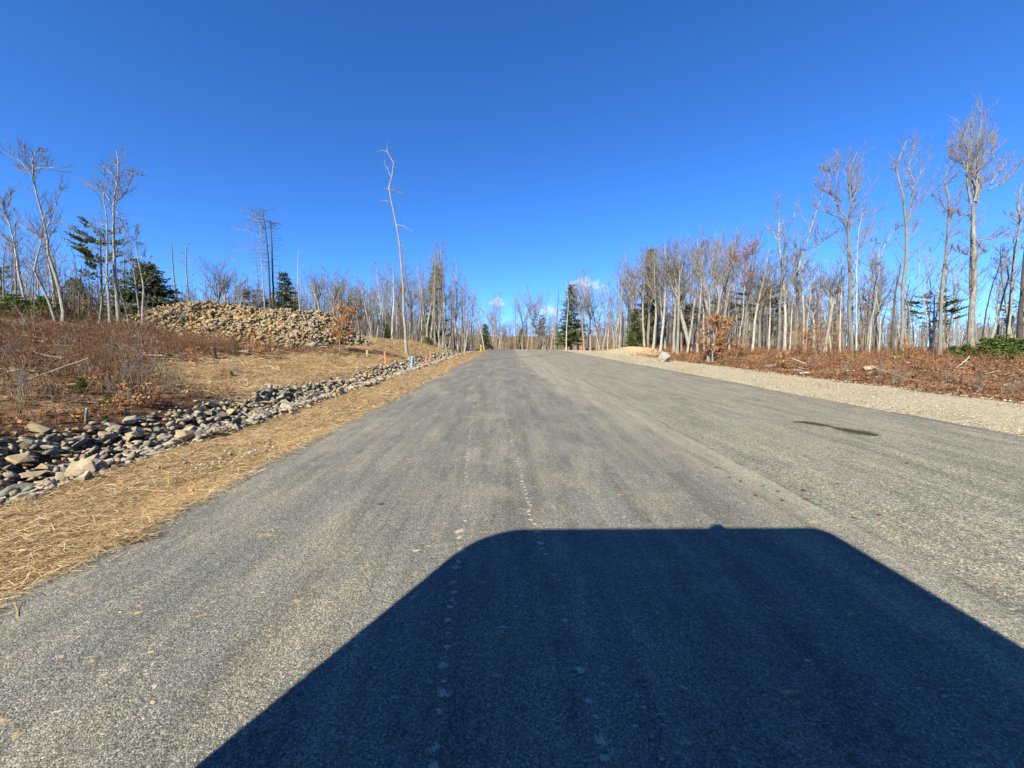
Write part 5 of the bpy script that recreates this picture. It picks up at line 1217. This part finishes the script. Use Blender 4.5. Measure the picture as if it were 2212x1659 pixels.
def left_brush_w(x, y):
    w = 1 - np.maximum(straw_zone(x, y), 0.9 * soil_zone(x, y))
    w = w * (x < ditch_edges(y)[0] + 0.05) * (heap_z(x, y) < ground(x, y) + 0.05)
    return w * np.clip(0.62 + 1.3 * lump(x * 1.4 + 2, y * 1.4) + 0.5 * lump(x * 4, y * 4), 0.08, 1)
mb = MB(); n = 52000
y = 0.5 + 27 * rng.random(n) ** 1.15; x = BANK + 0.2 - 24 * rng.random(n) ** 1.1
k = (left_brush_w(x, y) > rng.random(n)) & (x > -1.36 * y - 6); x, y = x[k], y[k]
near = np.hypot(x, y)
stems(mb, x, y, rng.uniform(0.10, 0.42, len(x)) * (0.7 + 0.6 * np.clip(near / 20, 0, 1)), 0.0022 + 0.00020 * near * rng.uniform(0.5, 1.3, len(x)), rng, 0.45)
tag(link('brush', mb.mesh('brush', MAT['brush_dry'])), 'tangled reddish brown brush covering the slope above the stone ditch', 'brush', kind='stuff')
mb = MB(); n = 90000
y = 0.5 + 27 * rng.random(n) ** 1.2; x = BANK + 0.1 - 22 * rng.random(n) ** 1.15
k = (np.clip(left_brush_w(x, y) + 0.25 * (1 - straw_zone(x, y)), 0, 1) * (x < ditch_edges(y)[0] - 0.05) * (heap_z(x, y) < ground(x, y)) > rng.random(n)) & (x > -1.36 * y - 6); x, y = x[k], y[k]
litter(mb, x, y, rng.uniform(0.016, 0.042, len(x)) * (1 + np.hypot(x, y) / 50), rng, 0.09)
tag(link('leaf_litter', mb.mesh('leaf_litter', MAT['litter'])), 'dead brown leaves lying through the slope brush', 'leaf litter', kind='stuff')
mb = MB(); n = 26000
y = 1.0 + 26 * rng.random(n); x = BANK - 18 * rng.random(n)
k = (left_brush_w(x, y) * (lump(x * 2.3 + 1, y * 2.3 + 7) > 0.05) * (lump(x * 6, y * 6) > -0.1) > rng.random(n)) & (x > -1.36 * y - 6); x, y = x[k], y[k]
stems(mb, x, y, rng.uniform(0.35, 1.15, len(x)), 0.0025 + 0.00018 * np.hypot(x, y) * rng.uniform(0.5, 1.2, len(x)), rng, 0.22, 2)
tag(link('tall_brush', mb.mesh('tall_brush', MAT['brush'])), 'taller dark red stems standing in clumps on the brushy slope', 'brush', kind='stuff')
mb = MB(); n = 520
y = 1.5 + 24 * rng.random(n); x = BANK - 0.3 - 18 * rng.random(n); k = (left_brush_w(x, y) > 0.02) & (x > -1.36 * y - 5); x, y = x[k], y[k]; m = len(x)
z = ground(x, y) + rng.uniform(0.02, 0.22, m); a_ = rng.uniform(0, 3.14, m); L_ = rng.uniform(0.25, 1.1, m); dv = np.stack([np.cos(a_), np.sin(a_), rng.normal(0, 0.18, m)], -1) * L_[:, None]
c_ = np.stack([x, y, z], -1); r_ = rng.uniform(0.006, 0.02, m); mid = c_ + rng.normal(0, 0.04, (m, 3)) * L_[:, None]
mb.sticks(c_ - dv / 2, mid, r_, r_ * 0.85); mb.sticks(mid, c_ + dv / 2, r_ * 0.85, r_ * 0.5)
tag(link('slash_debris', mb.mesh('slash_debris', MAT['wood'])), 'broken twigs and slash strewn through the slope brush', 'debris', kind='stuff')
mb = MB(); nt = 260; tx = BANK - 0.2 - 15 * rng.random(nt); ty = 2 + 20 * rng.random(nt); k = (straw_zone(tx, ty) < 0.3) & (heap_z(tx, ty) < ground(tx, ty)); tx, ty = tx[k], ty[k]
for x0_, y0_ in zip(tx, ty):
    q_ = 34; stems(mb, x0_ + rng.normal(0, 0.06, q_), y0_ + rng.normal(0, 0.06, q_), rng.uniform(0.10, 0.34, q_), np.full(q_, 0.0022 + 0.0001 * math.hypot(x0_, y0_)), rng, 0.5, 0)
tag(link('dry_grass', mb.mesh('dry_grass', MAT['straw'])), 'pale dry grass tufts dotted over the brushy slope', 'grass', kind='stuff')
def right_x(n, r, p=1.2, w=19): return GRAVEL + 0.15 + w * r.random(n) ** p
mb = MB(); n = 46000
y = 1.5 + 46 * rng.random(n) ** 1.1; x = right_x(n, rng)
dens_ = np.clip(0.62 + 0.8 * lump(x * 1.3 + 5, y * 1.3), 0.08, 1) * (x > GRAVEL + ragged(y, 4, 0.11) + 0.3) * (1 - sand_zone(x, y))
k = (dens_ > rng.random(n)) & (x < 1.42 * y + 7); x, y = x[k], y[k]; near = np.hypot(x, y)
tall = 0.42 + 0.95 * sm(x, 13.5, 16.5) * np.clip((y - 10) / 8, 0.2, 1)
stems(mb, x, y, rng.uniform(0.14, 0.50, len(x)) * tall, 0.0022 + 0.00017 * near * rng.uniform(0.5, 1.3, len(x)), rng, 0.3)
tag(link('roadside_brush', mb.mesh('roadside_brush', MAT['brush'])), 'dense dark red brush between the gravel shoulder and the wood', 'brush', kind='stuff')
mb = MB(); n = 60000
y = 1.5 + 46 * rng.random(n) ** 1.2; x = right_x(n, rng, 1.3)
k = (x > GRAVEL + ragged(y, 4, 0.11) + 0.1) & (x < 1.42 * y + 7) & (sand_zone(x, y) < rng.random(n)); x, y = x[k], y[k]
litter(mb, x, y, rng.uniform(0.018, 0.045, len(x)) * (1 + np.hypot(x, y) / 50), rng, 0.12)
tag(link('roadside_leaves', mb.mesh('roadside_leaves', MAT['litter'])), 'dead leaves lying through the roadside brush', 'leaf litter', kind='stuff')
# thin stems on the floor of the woods
mb = MB(); n = 11000
x = rng.uniform(-60, 60, n); y = rng.uniform(18, 100, n)
k = ((x > 17) & (y > 20)) | ((x < -17) & (y > 18)) | ((x < -9) & (y > 44)) | (y > 74) | ((x > 13.5) & (y > 46)); k &= ~((np.abs(x - 2.4) < 8) & (y < 84)) & (heap_z(x, y) < ground(x, y)); x, y = x[k], y[k]
stems(mb, x, y, rng.uniform(0.5, 2.8, len(x)), rng.uniform(0.005, 0.014, len(x)), rng, 0.16, 2)
tag(link('undergrowth', mb.mesh('undergrowth', MAT['twig'])), 'thin leafless undergrowth on the floor of the surrounding woods', 'undergrowth', kind='stuff')
# the far wood that reads as one mass
mb = MB(); frng = np.random.default_rng(71)
lows = []
for i in range(5):
    r = np.random.default_rng(700 + i); tw = Twigs(); T = poly(r, (0, 0, -0.3), (0, 0, 1), 9.0, 4, 0.05, 0.05); tw.line(T, 0.09, 0.02)
    for j in range(10):
        t = 0.25 + 0.73 * r.random(); f_ = t * 4; q = int(f_); p = T[q] + (T[q + 1] - T[q]) * (f_ - q); az = r.uniform(0, 6.28); el = r.uniform(0.6, 1.2)
        d = np.array([math.cos(az) * math.cos(el), math.sin(az) * math.cos(el), math.sin(el)]); L = r.uniform(0.8, 2.4) * (1.2 - t * 0.7); w = poly(r, p, d, L, 1, 0.1, 0.05); tw.line(w, 0.032, 0.014); w = np.array([p, (p + w[1]) / 2])
        for _ in range(2): tw.line(poly(r, w[1], unit(d + perp(r, d) * 0.7), L * 0.6, 1, 0.1, 0.05), 0.014, 0.007)
    lows.append([np.concatenate(a) for a in (tw.a, tw.b, tw.r0, tw.r1)])
for x0, x1, y0, y1, N, h0, h1 in ((-48, 32, 74, 108, 680, 5.0, 7.5), (-48, -13, 46, 76, 320, 4.0, 7.0), (17, 46, 40, 76, 420, 4.0, 7.5), (28, 100, 32, 78, 700, 2.8, 4.6), (-62, -22, 21, 50, 420, 2.0, 4.2), (18, 46, 36, 70, 230, 7, 10.5), (-40, -12, 48, 80, 160, 6.5, 9.5), (-110, -40, 40, 90, 160, 5, 8), (-75, 75, 106, 180, 480, 6.5, 9.0), (60, 160, 75, 150, 300, 4, 6)):
    for _ in range(N):
        X_, Y_ = frng.uniform(x0, x1), frng.uniform(y0, y1)
        if x0 == 17 and X_ < 15 + 0.05 * Y_: continue
        if heap_z(X_, Y_) > float(ground(X_, Y_)): continue
        a, b, r0, r1 = lows[frng.integers(0, 5)]; s = frng.uniform(h0, h1) / 9.0; az = frng.uniform(0, 6.28); c_, s_ = math.cos(az) * s, math.sin(az) * s
        Rm = np.array([[c_ * 1.15, -s_ * 1.15, 0], [s_ * 1.15, c_ * 1.15, 0], [0, 0, s]]); o = np.array([X_, Y_, float(ground(X_, Y_))])
        mb.sticks(a @ Rm.T + o, b @ Rm.T + o, r0 * (0.35 + 0.5 * s), r1 * (0.5 + 0.6 * s))
tag(link('far_woods', mb.mesh('far_woods', MAT['twig'])), 'far leafless woods closing the view behind the nearer trees', 'woods', kind='stuff')

# ------------------------------------------------------------------ single plants, sticks and logs in the brush
def shrub_mesh(seed, H, n, spread, r=0.0075):
    """a list of stem meshes"""
    rg = np.random.default_rng(seed); out = []
    for i in range(n):
        tw = Twigs(); az = rg.uniform(0, 6.28); sp = abs(rg.normal(0, spread)); q = poly(rg, (rg.normal(0, 0.10), rg.normal(0, 0.10), -0.05), (math.cos(az) * sp, math.sin(az) * sp, 1), H * rg.uniform(0.45, 1.0), 5, 0.06, 0.05)
        tw.line(q, r * rg.uniform(0.7, 1.2), r * 0.4); sprout(tw, rg, q, r, 4, 2, 0.3, 0.0028, 0.4, 0.6, 0.05, 0.4)
        out.append(tw.mesh('stem', MAT['bark' if i % 3 == 0 else 'twig']))
    return out
SH = [shrub_mesh(800 + i, 1.0, 14 - 3 * (i % 2), 0.28) for i in range(3)] + [shrub_mesh(810, 1.0, 3, 0.15), shrub_mesh(811, 1.0, 2, 0.3)]
for i, (px, py, h, v, lab) in enumerate(((305, 862, 155, 0, 'many stemmed leafless shrub at the edge of the stone ditch'), (255, 868, 90, 1, 'smaller purple stemmed shrub beside the many stemmed one'), (365, 845, 75, 2, 'leafless shrub leaning over the ditch stones'), (72, 735, 120, 3, 'pale forked sapling alone high on the brushy slope'),
                                         (60, 880, 110, 3, 'spindly reddish sapling low on the brushy slope'), (20, 905, 120, 4, 'bent bare sapling by the stones at the low end of the slope'), (120, 885, 70, 4, 'slanting dead stem over the litter'), (160, 890, 60, 3, 'pair of thin stems over the litter above the ditch'), (505, 800, 40, 2, 'low dry shrub on the edge of the straw bank'),
                                         (745, 835, 30, 1, 'low dry shrub beside the pale boulder'), (640, 848, 42, 4, 'single thin dead stem rising from the straw'), (330, 780, 70, 3, 'tall thin stems rising in the middle of the brush'), (40, 862, 95, 0, 'bushy leafless scrub at the low end of the slope'), (105, 850, 80, 1, 'purple brown scrub beside the slanting dead stem'), (185, 835, 70, 2, 'low scrub behind the broken stub'), (15, 790, 80, 1, 'scrub clump under the long thin grey branch'), (140, 778, 60, 0, 'scrub clump in the middle of the slope litter'), (240, 790, 70, 2, 'open scrub clump below the bleached poles'))):
    p = hit(px, py); d = np.dot(p - np.array([0, 0, CAMZ]), FWD); s = h / F * d
    e = put('shrub', SH[v], p[0], p[1], i * 1.1, s, lab, 'shrub', None, ('stem',) * 20)
for i, (px, py, h, v) in enumerate(((1940, 835, 55, 2), (1900, 815, 45, 1), (2050, 830, 50, 0), (2120, 850, 60, 2), (2180, 860, 60, 1), (1830, 810, 40, 0), (1760, 800, 40, 2))):
    p = hit(px, py); d = np.dot(p - np.array([0, 0, CAMZ]), FWD); s = h / F * d
    put('shrub', SH[v], p[0], p[1], i * 1.7, s, 'dry leafless shrub in the red brush beside the gravel', 'shrub', 'dry shrubs beside the gravel', ('stem',) * 20)

def log_mesh(seed, L, r, bend=0.06, sides=8):
    rg = np.random.default_rng(seed); q = poly(rg, (-L / 2, 0, 0), (1, 0, 0), L, 6, bend, 0.0); q[:, 2] -= q[:, 2].mean()
    return MB().tube(q, r * np.linspace(1, 0.75, 7) * (1 + rg.normal(0, 0.05, 7)), sides, lump=0.05, rng=rg).mesh('log', MAT['wood'], True)
def lay(name, px, py, lpx, rpx, label, cat, seed, ang=None, group=None, tilt=0.0):
    p = hit(px, py); d = np.dot(p - np.array([0, 0, CAMZ]), FWD); L = lpx / F * d; r = max(0.008, rpx / 2 / F * d)
    rg = np.random.default_rng(seed); a = rg.normal(0, 0.5) if ang is None else ang
    o = link(name, log_mesh(seed, L, r), None, (p[0], p[1], p[2] + r * 0.8 + abs(math.sin(tilt)) * L * 0.45), (0, -tilt, a)); return tag(o, label, cat, group)
lay('log', 1668, 794, 36, 8, 'dark weathered log half hidden at the gravel edge', 'log', 2, 0.25)
lay('log', 1722, 803, 22, 6, 'short white birch log in the roadside litter', 'log', 3, 0.2)
lay('log', 1738, 808, 22, 5, 'second short pale log in the roadside litter', 'log', 4, -0.1)
lay('log', 335, 770, 60, 4, 'long bleached pole lying across the brushy slope', 'log', 5, -0.2)
lay('log', 255, 745, 40, 4, 'short bleached pole in the upper brush', 'log', 6, -0.3)
lay('log', 205, 789, 42, 5, 'grey sawn length of wood lying on the slope', 'log', 7, 0.05)
lay('log', 420, 758, 45, 4, 'bleached stick beside the foot of the stone heap', 'log', 8, -0.2)
lay('log', 590, 834, 34, 4, 'pale stick lying on the straw bank', 'log', 9, 0.1)
lay('branch', 25, 800, 90, 3.5, 'long thin grey branch lying over the low slope', 'branch', 10, 0.3)
lay('branch', 700, 828, 60, 3.0, 'thin dark branch lying above the ditch stones', 'branch', 11, 0.2)
lay('branch', 115, 830, 120, 3.0, 'long bare branch slanting through the brush', 'branch', 12, 0.4, None, 0.5)
lay('branch', 1735, 797, 50, 2.5, 'pale branch sloping out of the oak leaves by the gravel', 'branch', 13, -0.3, None, -0.5)
lay('branch', 1925, 822, 90, 2.5, 'long dead branch arching over the roadside brush', 'branch', 14, -0.2, None, -0.35)
lay('branch', 2080, 795, 60, 2.5, 'thin dead branch leaning on the roadside brush', 'branch', 15, 0.3, None, 0.4)
brg = np.random.default_rng(5)
for i in range(30):
    px, py = brg.uniform(5, 420), brg.uniform(722, 880)
    p = hit(px, py)
    if float(left_brush_w(p[0], p[1])) < 0.05: continue
    lay('stick', px, py, brg.uniform(18, 55), brg.uniform(1.8, 3.2), 'dead pale stick lying in the slope brush', 'stick', 100 + i, brg.uniform(0, 3.1), 'dead sticks in the slope brush', brg.normal(0, 0.12))
for i in range(20):
    px, py = brg.uniform(1600, 2205), brg.uniform(795, 850)
    p = hit(px, py)
    if p[0] < GRAVEL + 0.8: continue
    lay('stick', px, py, brg.uniform(15, 45), brg.uniform(1.8, 3.0), 'dead pale stick lying in the roadside brush', 'stick', 200 + i, brg.uniform(0, 3.1), 'dead sticks in the roadside brush', brg.normal(0, 0.12))
def stump(px, py, wpx, hpx, label, seed, mat='bark_dark'):
    p = hit(px, py); d = np.dot(p - np.array([0, 0, CAMZ]), FWD); r = wpx / 2 / F * d; h = hpx / F * d; rg = np.random.default_rng(seed)
    e = empty('tree_stump', p)
    link('bark', MB().tube([(0, 0, -0.1), (0, 0, h * 0.3), (0, 0, h)], np.array([1.35, 1.08, 1.0]) * r, 12, False, 0.06, rg).mesh('bark', MAT[mat], True), e)
    link('cut_face', MB().tube([(0, 0, h - 0.02), (0, 0, h + 0.004)], np.array([0.97, 0.97]) * r, 12).mesh('cut_face', MAT['cutwood']), e)
    e.rotation_euler = (rg.normal(0, 0.12), rg.normal(0, 0.12), 0); tag(e, label, 'stump')
stump(396, 776, 32, 8, 'low wide cut tree stump in the slope litter', 1)
stump(185, 915, 4.5, 32, 'pale broken stub standing at the edge of the ditch stones', 2, 'bark_pale')
stump(240, 880, 5, 20, 'short thin broken stub by the ditch stones', 3, 'bark_pale')
stump(465, 775, 7, 24, 'rotten upright stump beside the brown soil', 4)
stump(1832, 812, 8, 12, 'small cut stump in the roadside brush', 5)

# ------------------------------------------------------------------ survey stakes and hydrant
def stake(px, py, top, wpx, mat, label, flag=None):
    p = hit(px, py); d = np.dot(p - np.array([0, 0, CAMZ]), FWD); h = (py - top) / F * d; w = max(0.03, wpx * 0.7 / F * d); t = 0.018
    rg = np.random.default_rng(int(px)); lean = rg.normal(0, 0.03, 2)
    e = empty('survey_stake', p, rg.normal(0.2, 0.2)); e.rotation_euler = (lean[0], lean[1], rg.normal(0.2, 0.2))
    V = np.array([[-w / 2, -t / 2, -0.15], [w / 2, -t / 2, -0.15], [w / 2, t / 2, -0.15], [-w / 2, t / 2, -0.15], [-w / 2, -t / 2, h * 0.93], [w / 2, -t / 2, h * 0.93], [w / 2, t / 2, h * 0.93], [-w / 2, t / 2, h * 0.93], [0, -t / 2, h], [0, t / 2, h]])
    mb = MB().add(V, [[0, 1, 5, 4], [1, 2, 6, 5], [2, 3, 7, 6], [3, 0, 4, 7]]).add(V, [[4, 5, 8], [6, 7, 9]]).add(V, [[5, 6, 9, 8], [7, 4, 8, 9]])
    link('lath', mb.mesh('lath', MAT[mat]), e)
    if flag:
        fl = MB().box((w * 0.9, 0, h * 0.9), (w * 2.2, 0.004, w * 2.0)).box((0, 0, h * 0.9), (w * 1.15, t * 1.5, w * 0.7)); link('ribbon', fl.mesh('ribbon', MAT[flag]), e)
    return tag(e, label, 'stake')
stake(833, 787, 758, 5, 'orange', 'leaning orange survey stake between the beech and the lone tree')
stake(889, 803, 769, 6, 'blue', 'blue survey stake at the verge side of the stone ditch')
stake(920, 789, 770, 4, 'orange', 'orange survey stake among the ditch stones beyond the blue one')
stake(930, 774, 758, 2.6, 'orange', 'thin orange survey stake on the straw bank behind the ditch')
stake(1003, 769, 757, 2.4, 'orange', 'orange survey stake at the far end of the stone ditch')
stake(793, 770, 756, 3.5, 'lath', 'short unpainted wooden stake on the straw bank')
stake(1256, 762, 746, 3.2, 'orange', 'orange tipped stake on the sandy mound before the spruce')
def lathe(mb, prof, sides=16, c=(0, 0, 0), axis='z'):
    a = np.arange(sides) * 2 * math.pi / sides; V = []
    for r, z in prof:
        ring = np.stack([r * np.cos(a), r * np.sin(a), np.full(sides, z)], -1)
        if axis == 'x': ring = ring[:, [2, 0, 1]]
        if axis == 'y': ring = ring[:, [0, 2, 1]]
        V.append(ring + np.array(c))
    V = np.concatenate(V); i = np.arange(len(prof) - 1)[:, None] * sides; j = np.arange(sides)[None, :]; j2 = (j + 1) % sides
    return mb.add(V, np.stack([i + j, i + j2, i + sides + j2, i + sides + j], -1).reshape(-1, 4))
p = hit(1038, 756); p = gp(1039, 56)
e = empty('fire_hydrant', p, 0.3)
link('barrel', lathe(MB(), [(0, -0.05), (0.17, -0.05), (0.17, 0.05), (0.115, 0.07), (0.11, 0.50), (0.15, 0.52), (0.15, 0.57), (0.12, 0.58)]).mesh('barrel', MAT['yellow'], True), e)
bo = link('bonnet', lathe(MB(), [(0.15, 0.57), (0.15, 0.60), (0.13, 0.66), (0.09, 0.73), (0.04, 0.76), (0.035, 0.82), (0, 0.82)]).mesh('bonnet', MAT['yellow'], True), e)
for a, nm in (((0.10, 0, 0.42), 'x'), ((-0.19, 0, 0.42), 'x')):
    link('nozzle_cap', lathe(MB(), [(0, 0.0), (0.065, 0.0), (0.07, 0.05), (0.06, 0.09), (0.0, 0.09)], 12, a, 'x').mesh('nozzle_cap', MAT['yellow'], True), e)
link('pumper_cap', lathe(MB(), [(0, 0.0), (0.085, 0.0), (0.09, 0.07), (0, 0.07)], 12, (0, -0.18, 0.38), 'y').mesh('pumper_cap', MAT['yellow'], True), e)
tag(e, 'yellow fire hydrant at the crest where the straw verge ends', 'hydrant')
e = empty('marker_rod', (p[0] - 0.15, p[1] + 0.25, p[2])); link('rod', MB().tube([(0, 0, -0.1), (0.02, 0, 1.5)], [0.012, 0.010], 6).mesh('rod', MAT['steel']), e)
link('flag', MB().box((0.0, 0, 1.2), (0.10, 0.01, 0.42)).mesh('flag', MAT['orange']), e); tag(e, 'orange flagged marker rod standing behind the hydrant', 'marker')

# dead leaves blown on the asphalt
lrg = np.random.default_rng(9)
lm = MB().quads(np.array([[0, 0, 0.008]]), np.array([[0.028, 0, 0.004]]), np.array([[0, 0.015, 0.004]]), 0.4).mesh('fallen_leaf', MAT['leaf_dark'])
for i, (px, py) in enumerate(((1742, 1078), (1680, 1062), (1650, 1050), (1632, 1070), (1600, 1040), (1735, 1060), (1575, 1032), (1548, 1010), (1900, 1112), (1845, 1120), (1690, 1082), (1810, 1045), (820, 1090), (1390, 800), (1960, 1000))):
    d = 1.4 * F / (py - 735.0); q = at(px, py, d)
    tag(link('fallen_leaf', lm, None, (q[0], q[1], float(road_z(q[1])) + 0.004), (0.07, 0.1, lrg.uniform(0, 6.28)), (1, 1, 1)), 'curled dead brown leaf lying on the asphalt', 'leaf', 'dead leaves on the asphalt')

# ------------------------------------------------------------------ the van behind the camera that throws the big shadow
e = empty('delivery_van', (-0.58, -0.30, float(road_z(-0.30))))
e.rotation_euler = (math.atan(0.0744), 0, 0)
W2, HT, LN = 1.30, 2.68, 5.6
def rrect(w, z0, z1, r, rb=0.08, n=6, rl=0.30):
    pts = []
    for cx_, cz, a0, rr_ in ((w - r, z1 - r, 0, r), (-w + rl, z1 - rl, 90, rl), (-w + rb, z0 + rb, 180, rb), (w - rb, z0 + rb, 270, rb)):
        for k in range(n + 1):
            a = math.radians(a0 + 90 * k / n); pts.append((cx_ + rr_ * math.cos(a), cz + rr_ * math.sin(a)))
    return pts
secs = [(0.0, 1.28, 0.45, HT - 0.02), (-0.06, W2, 0.38, HT), (-LN + 0.06, W2, 0.38, HT), (-LN, 1.22, 0.45, HT - 0.06)]
V = []
for yv, w, z0, z1 in secs:
    V.append(np.array([(x_, yv, z_) for x_, z_ in rrect(w, z0, z1, 0.13)]))
m = len(V[0]); mb = MB(); A = np.concatenate(V); i = np.arange(3)[:, None] * m; j = np.arange(m)[None, :]; j2 = (j + 1) % m
mb.add(A, np.stack([i + j, i + j2, i + m + j2, i + m + j], -1).reshape(-1, 4))
for s_, fl in ((0, 1), (3, -1)):
    cen = V[s_].mean(0); mb.add(np.vstack([V[s_], cen]), np.array([[k, (k + 1) % m, m] for k in range(m)])[:, ::fl])
link('body', mb.mesh('body', MAT['white'], True), e)
link('windscreen', MB().box((0, 0.012, 1.75), (2.2, 0.02, 0.8)).mesh('windscreen', MAT['glass']), e)
link('grille', MB().box((0, 0.012, 0.85), (1.2, 0.02, 0.3)).mesh('grille', MAT['rubber']), e)
link('bumper', MB().box((0, 0.06, 0.50), (2.4, 0.12, 0.2)).mesh('bumper', MAT['steel']), e)
for sx in (-1, 1):
    link('headlight', MB().box((sx * 0.85, 0.012, 0.95), (0.25, 0.02, 0.2)).mesh('headlight', MAT['steel']), e)
    link('side_window', MB().box((sx * (W2 + 0.004), -0.75, 1.75), (0.012, 0.8, 0.6)).mesh('side_window', MAT['glass']), e)
    for yv in (-0.95, -4.4):
        w = link('wheel', lathe(MB(), [(0, 0), (0.20, 0), (0.38, 0.02), (0.39, 0.12), (0.38, 0.22), (0.2, 0.24), (0, 0.24)], 20, (sx * 1.03 - 0.12, yv, 0.39), 'x').mesh('wheel', MAT['rubber']), e)
        link('rim', lathe(MB(), [(0, -0.01), (0.19, -0.01), (0.19, 0.25), (0, 0.25)], 16, (sx * 1.03 - 0.12, yv, 0.39), 'x').mesh('rim', MAT['steel']), w)
link('shadow_knob', lathe(MB(), [(0.07, HT - 0.02), (0.065, HT + 0.13), (0.04, HT + 0.17), (0, HT + 0.18)], 12, (0.365, -0.2, 0.0)).mesh('shadow_knob', MAT['amber'], True), e)  # unseen knob, added to throw the small bump on the shadow's far edge
tag(e, 'boxy dark delivery van parked on the asphalt behind the viewpoint', 'van')
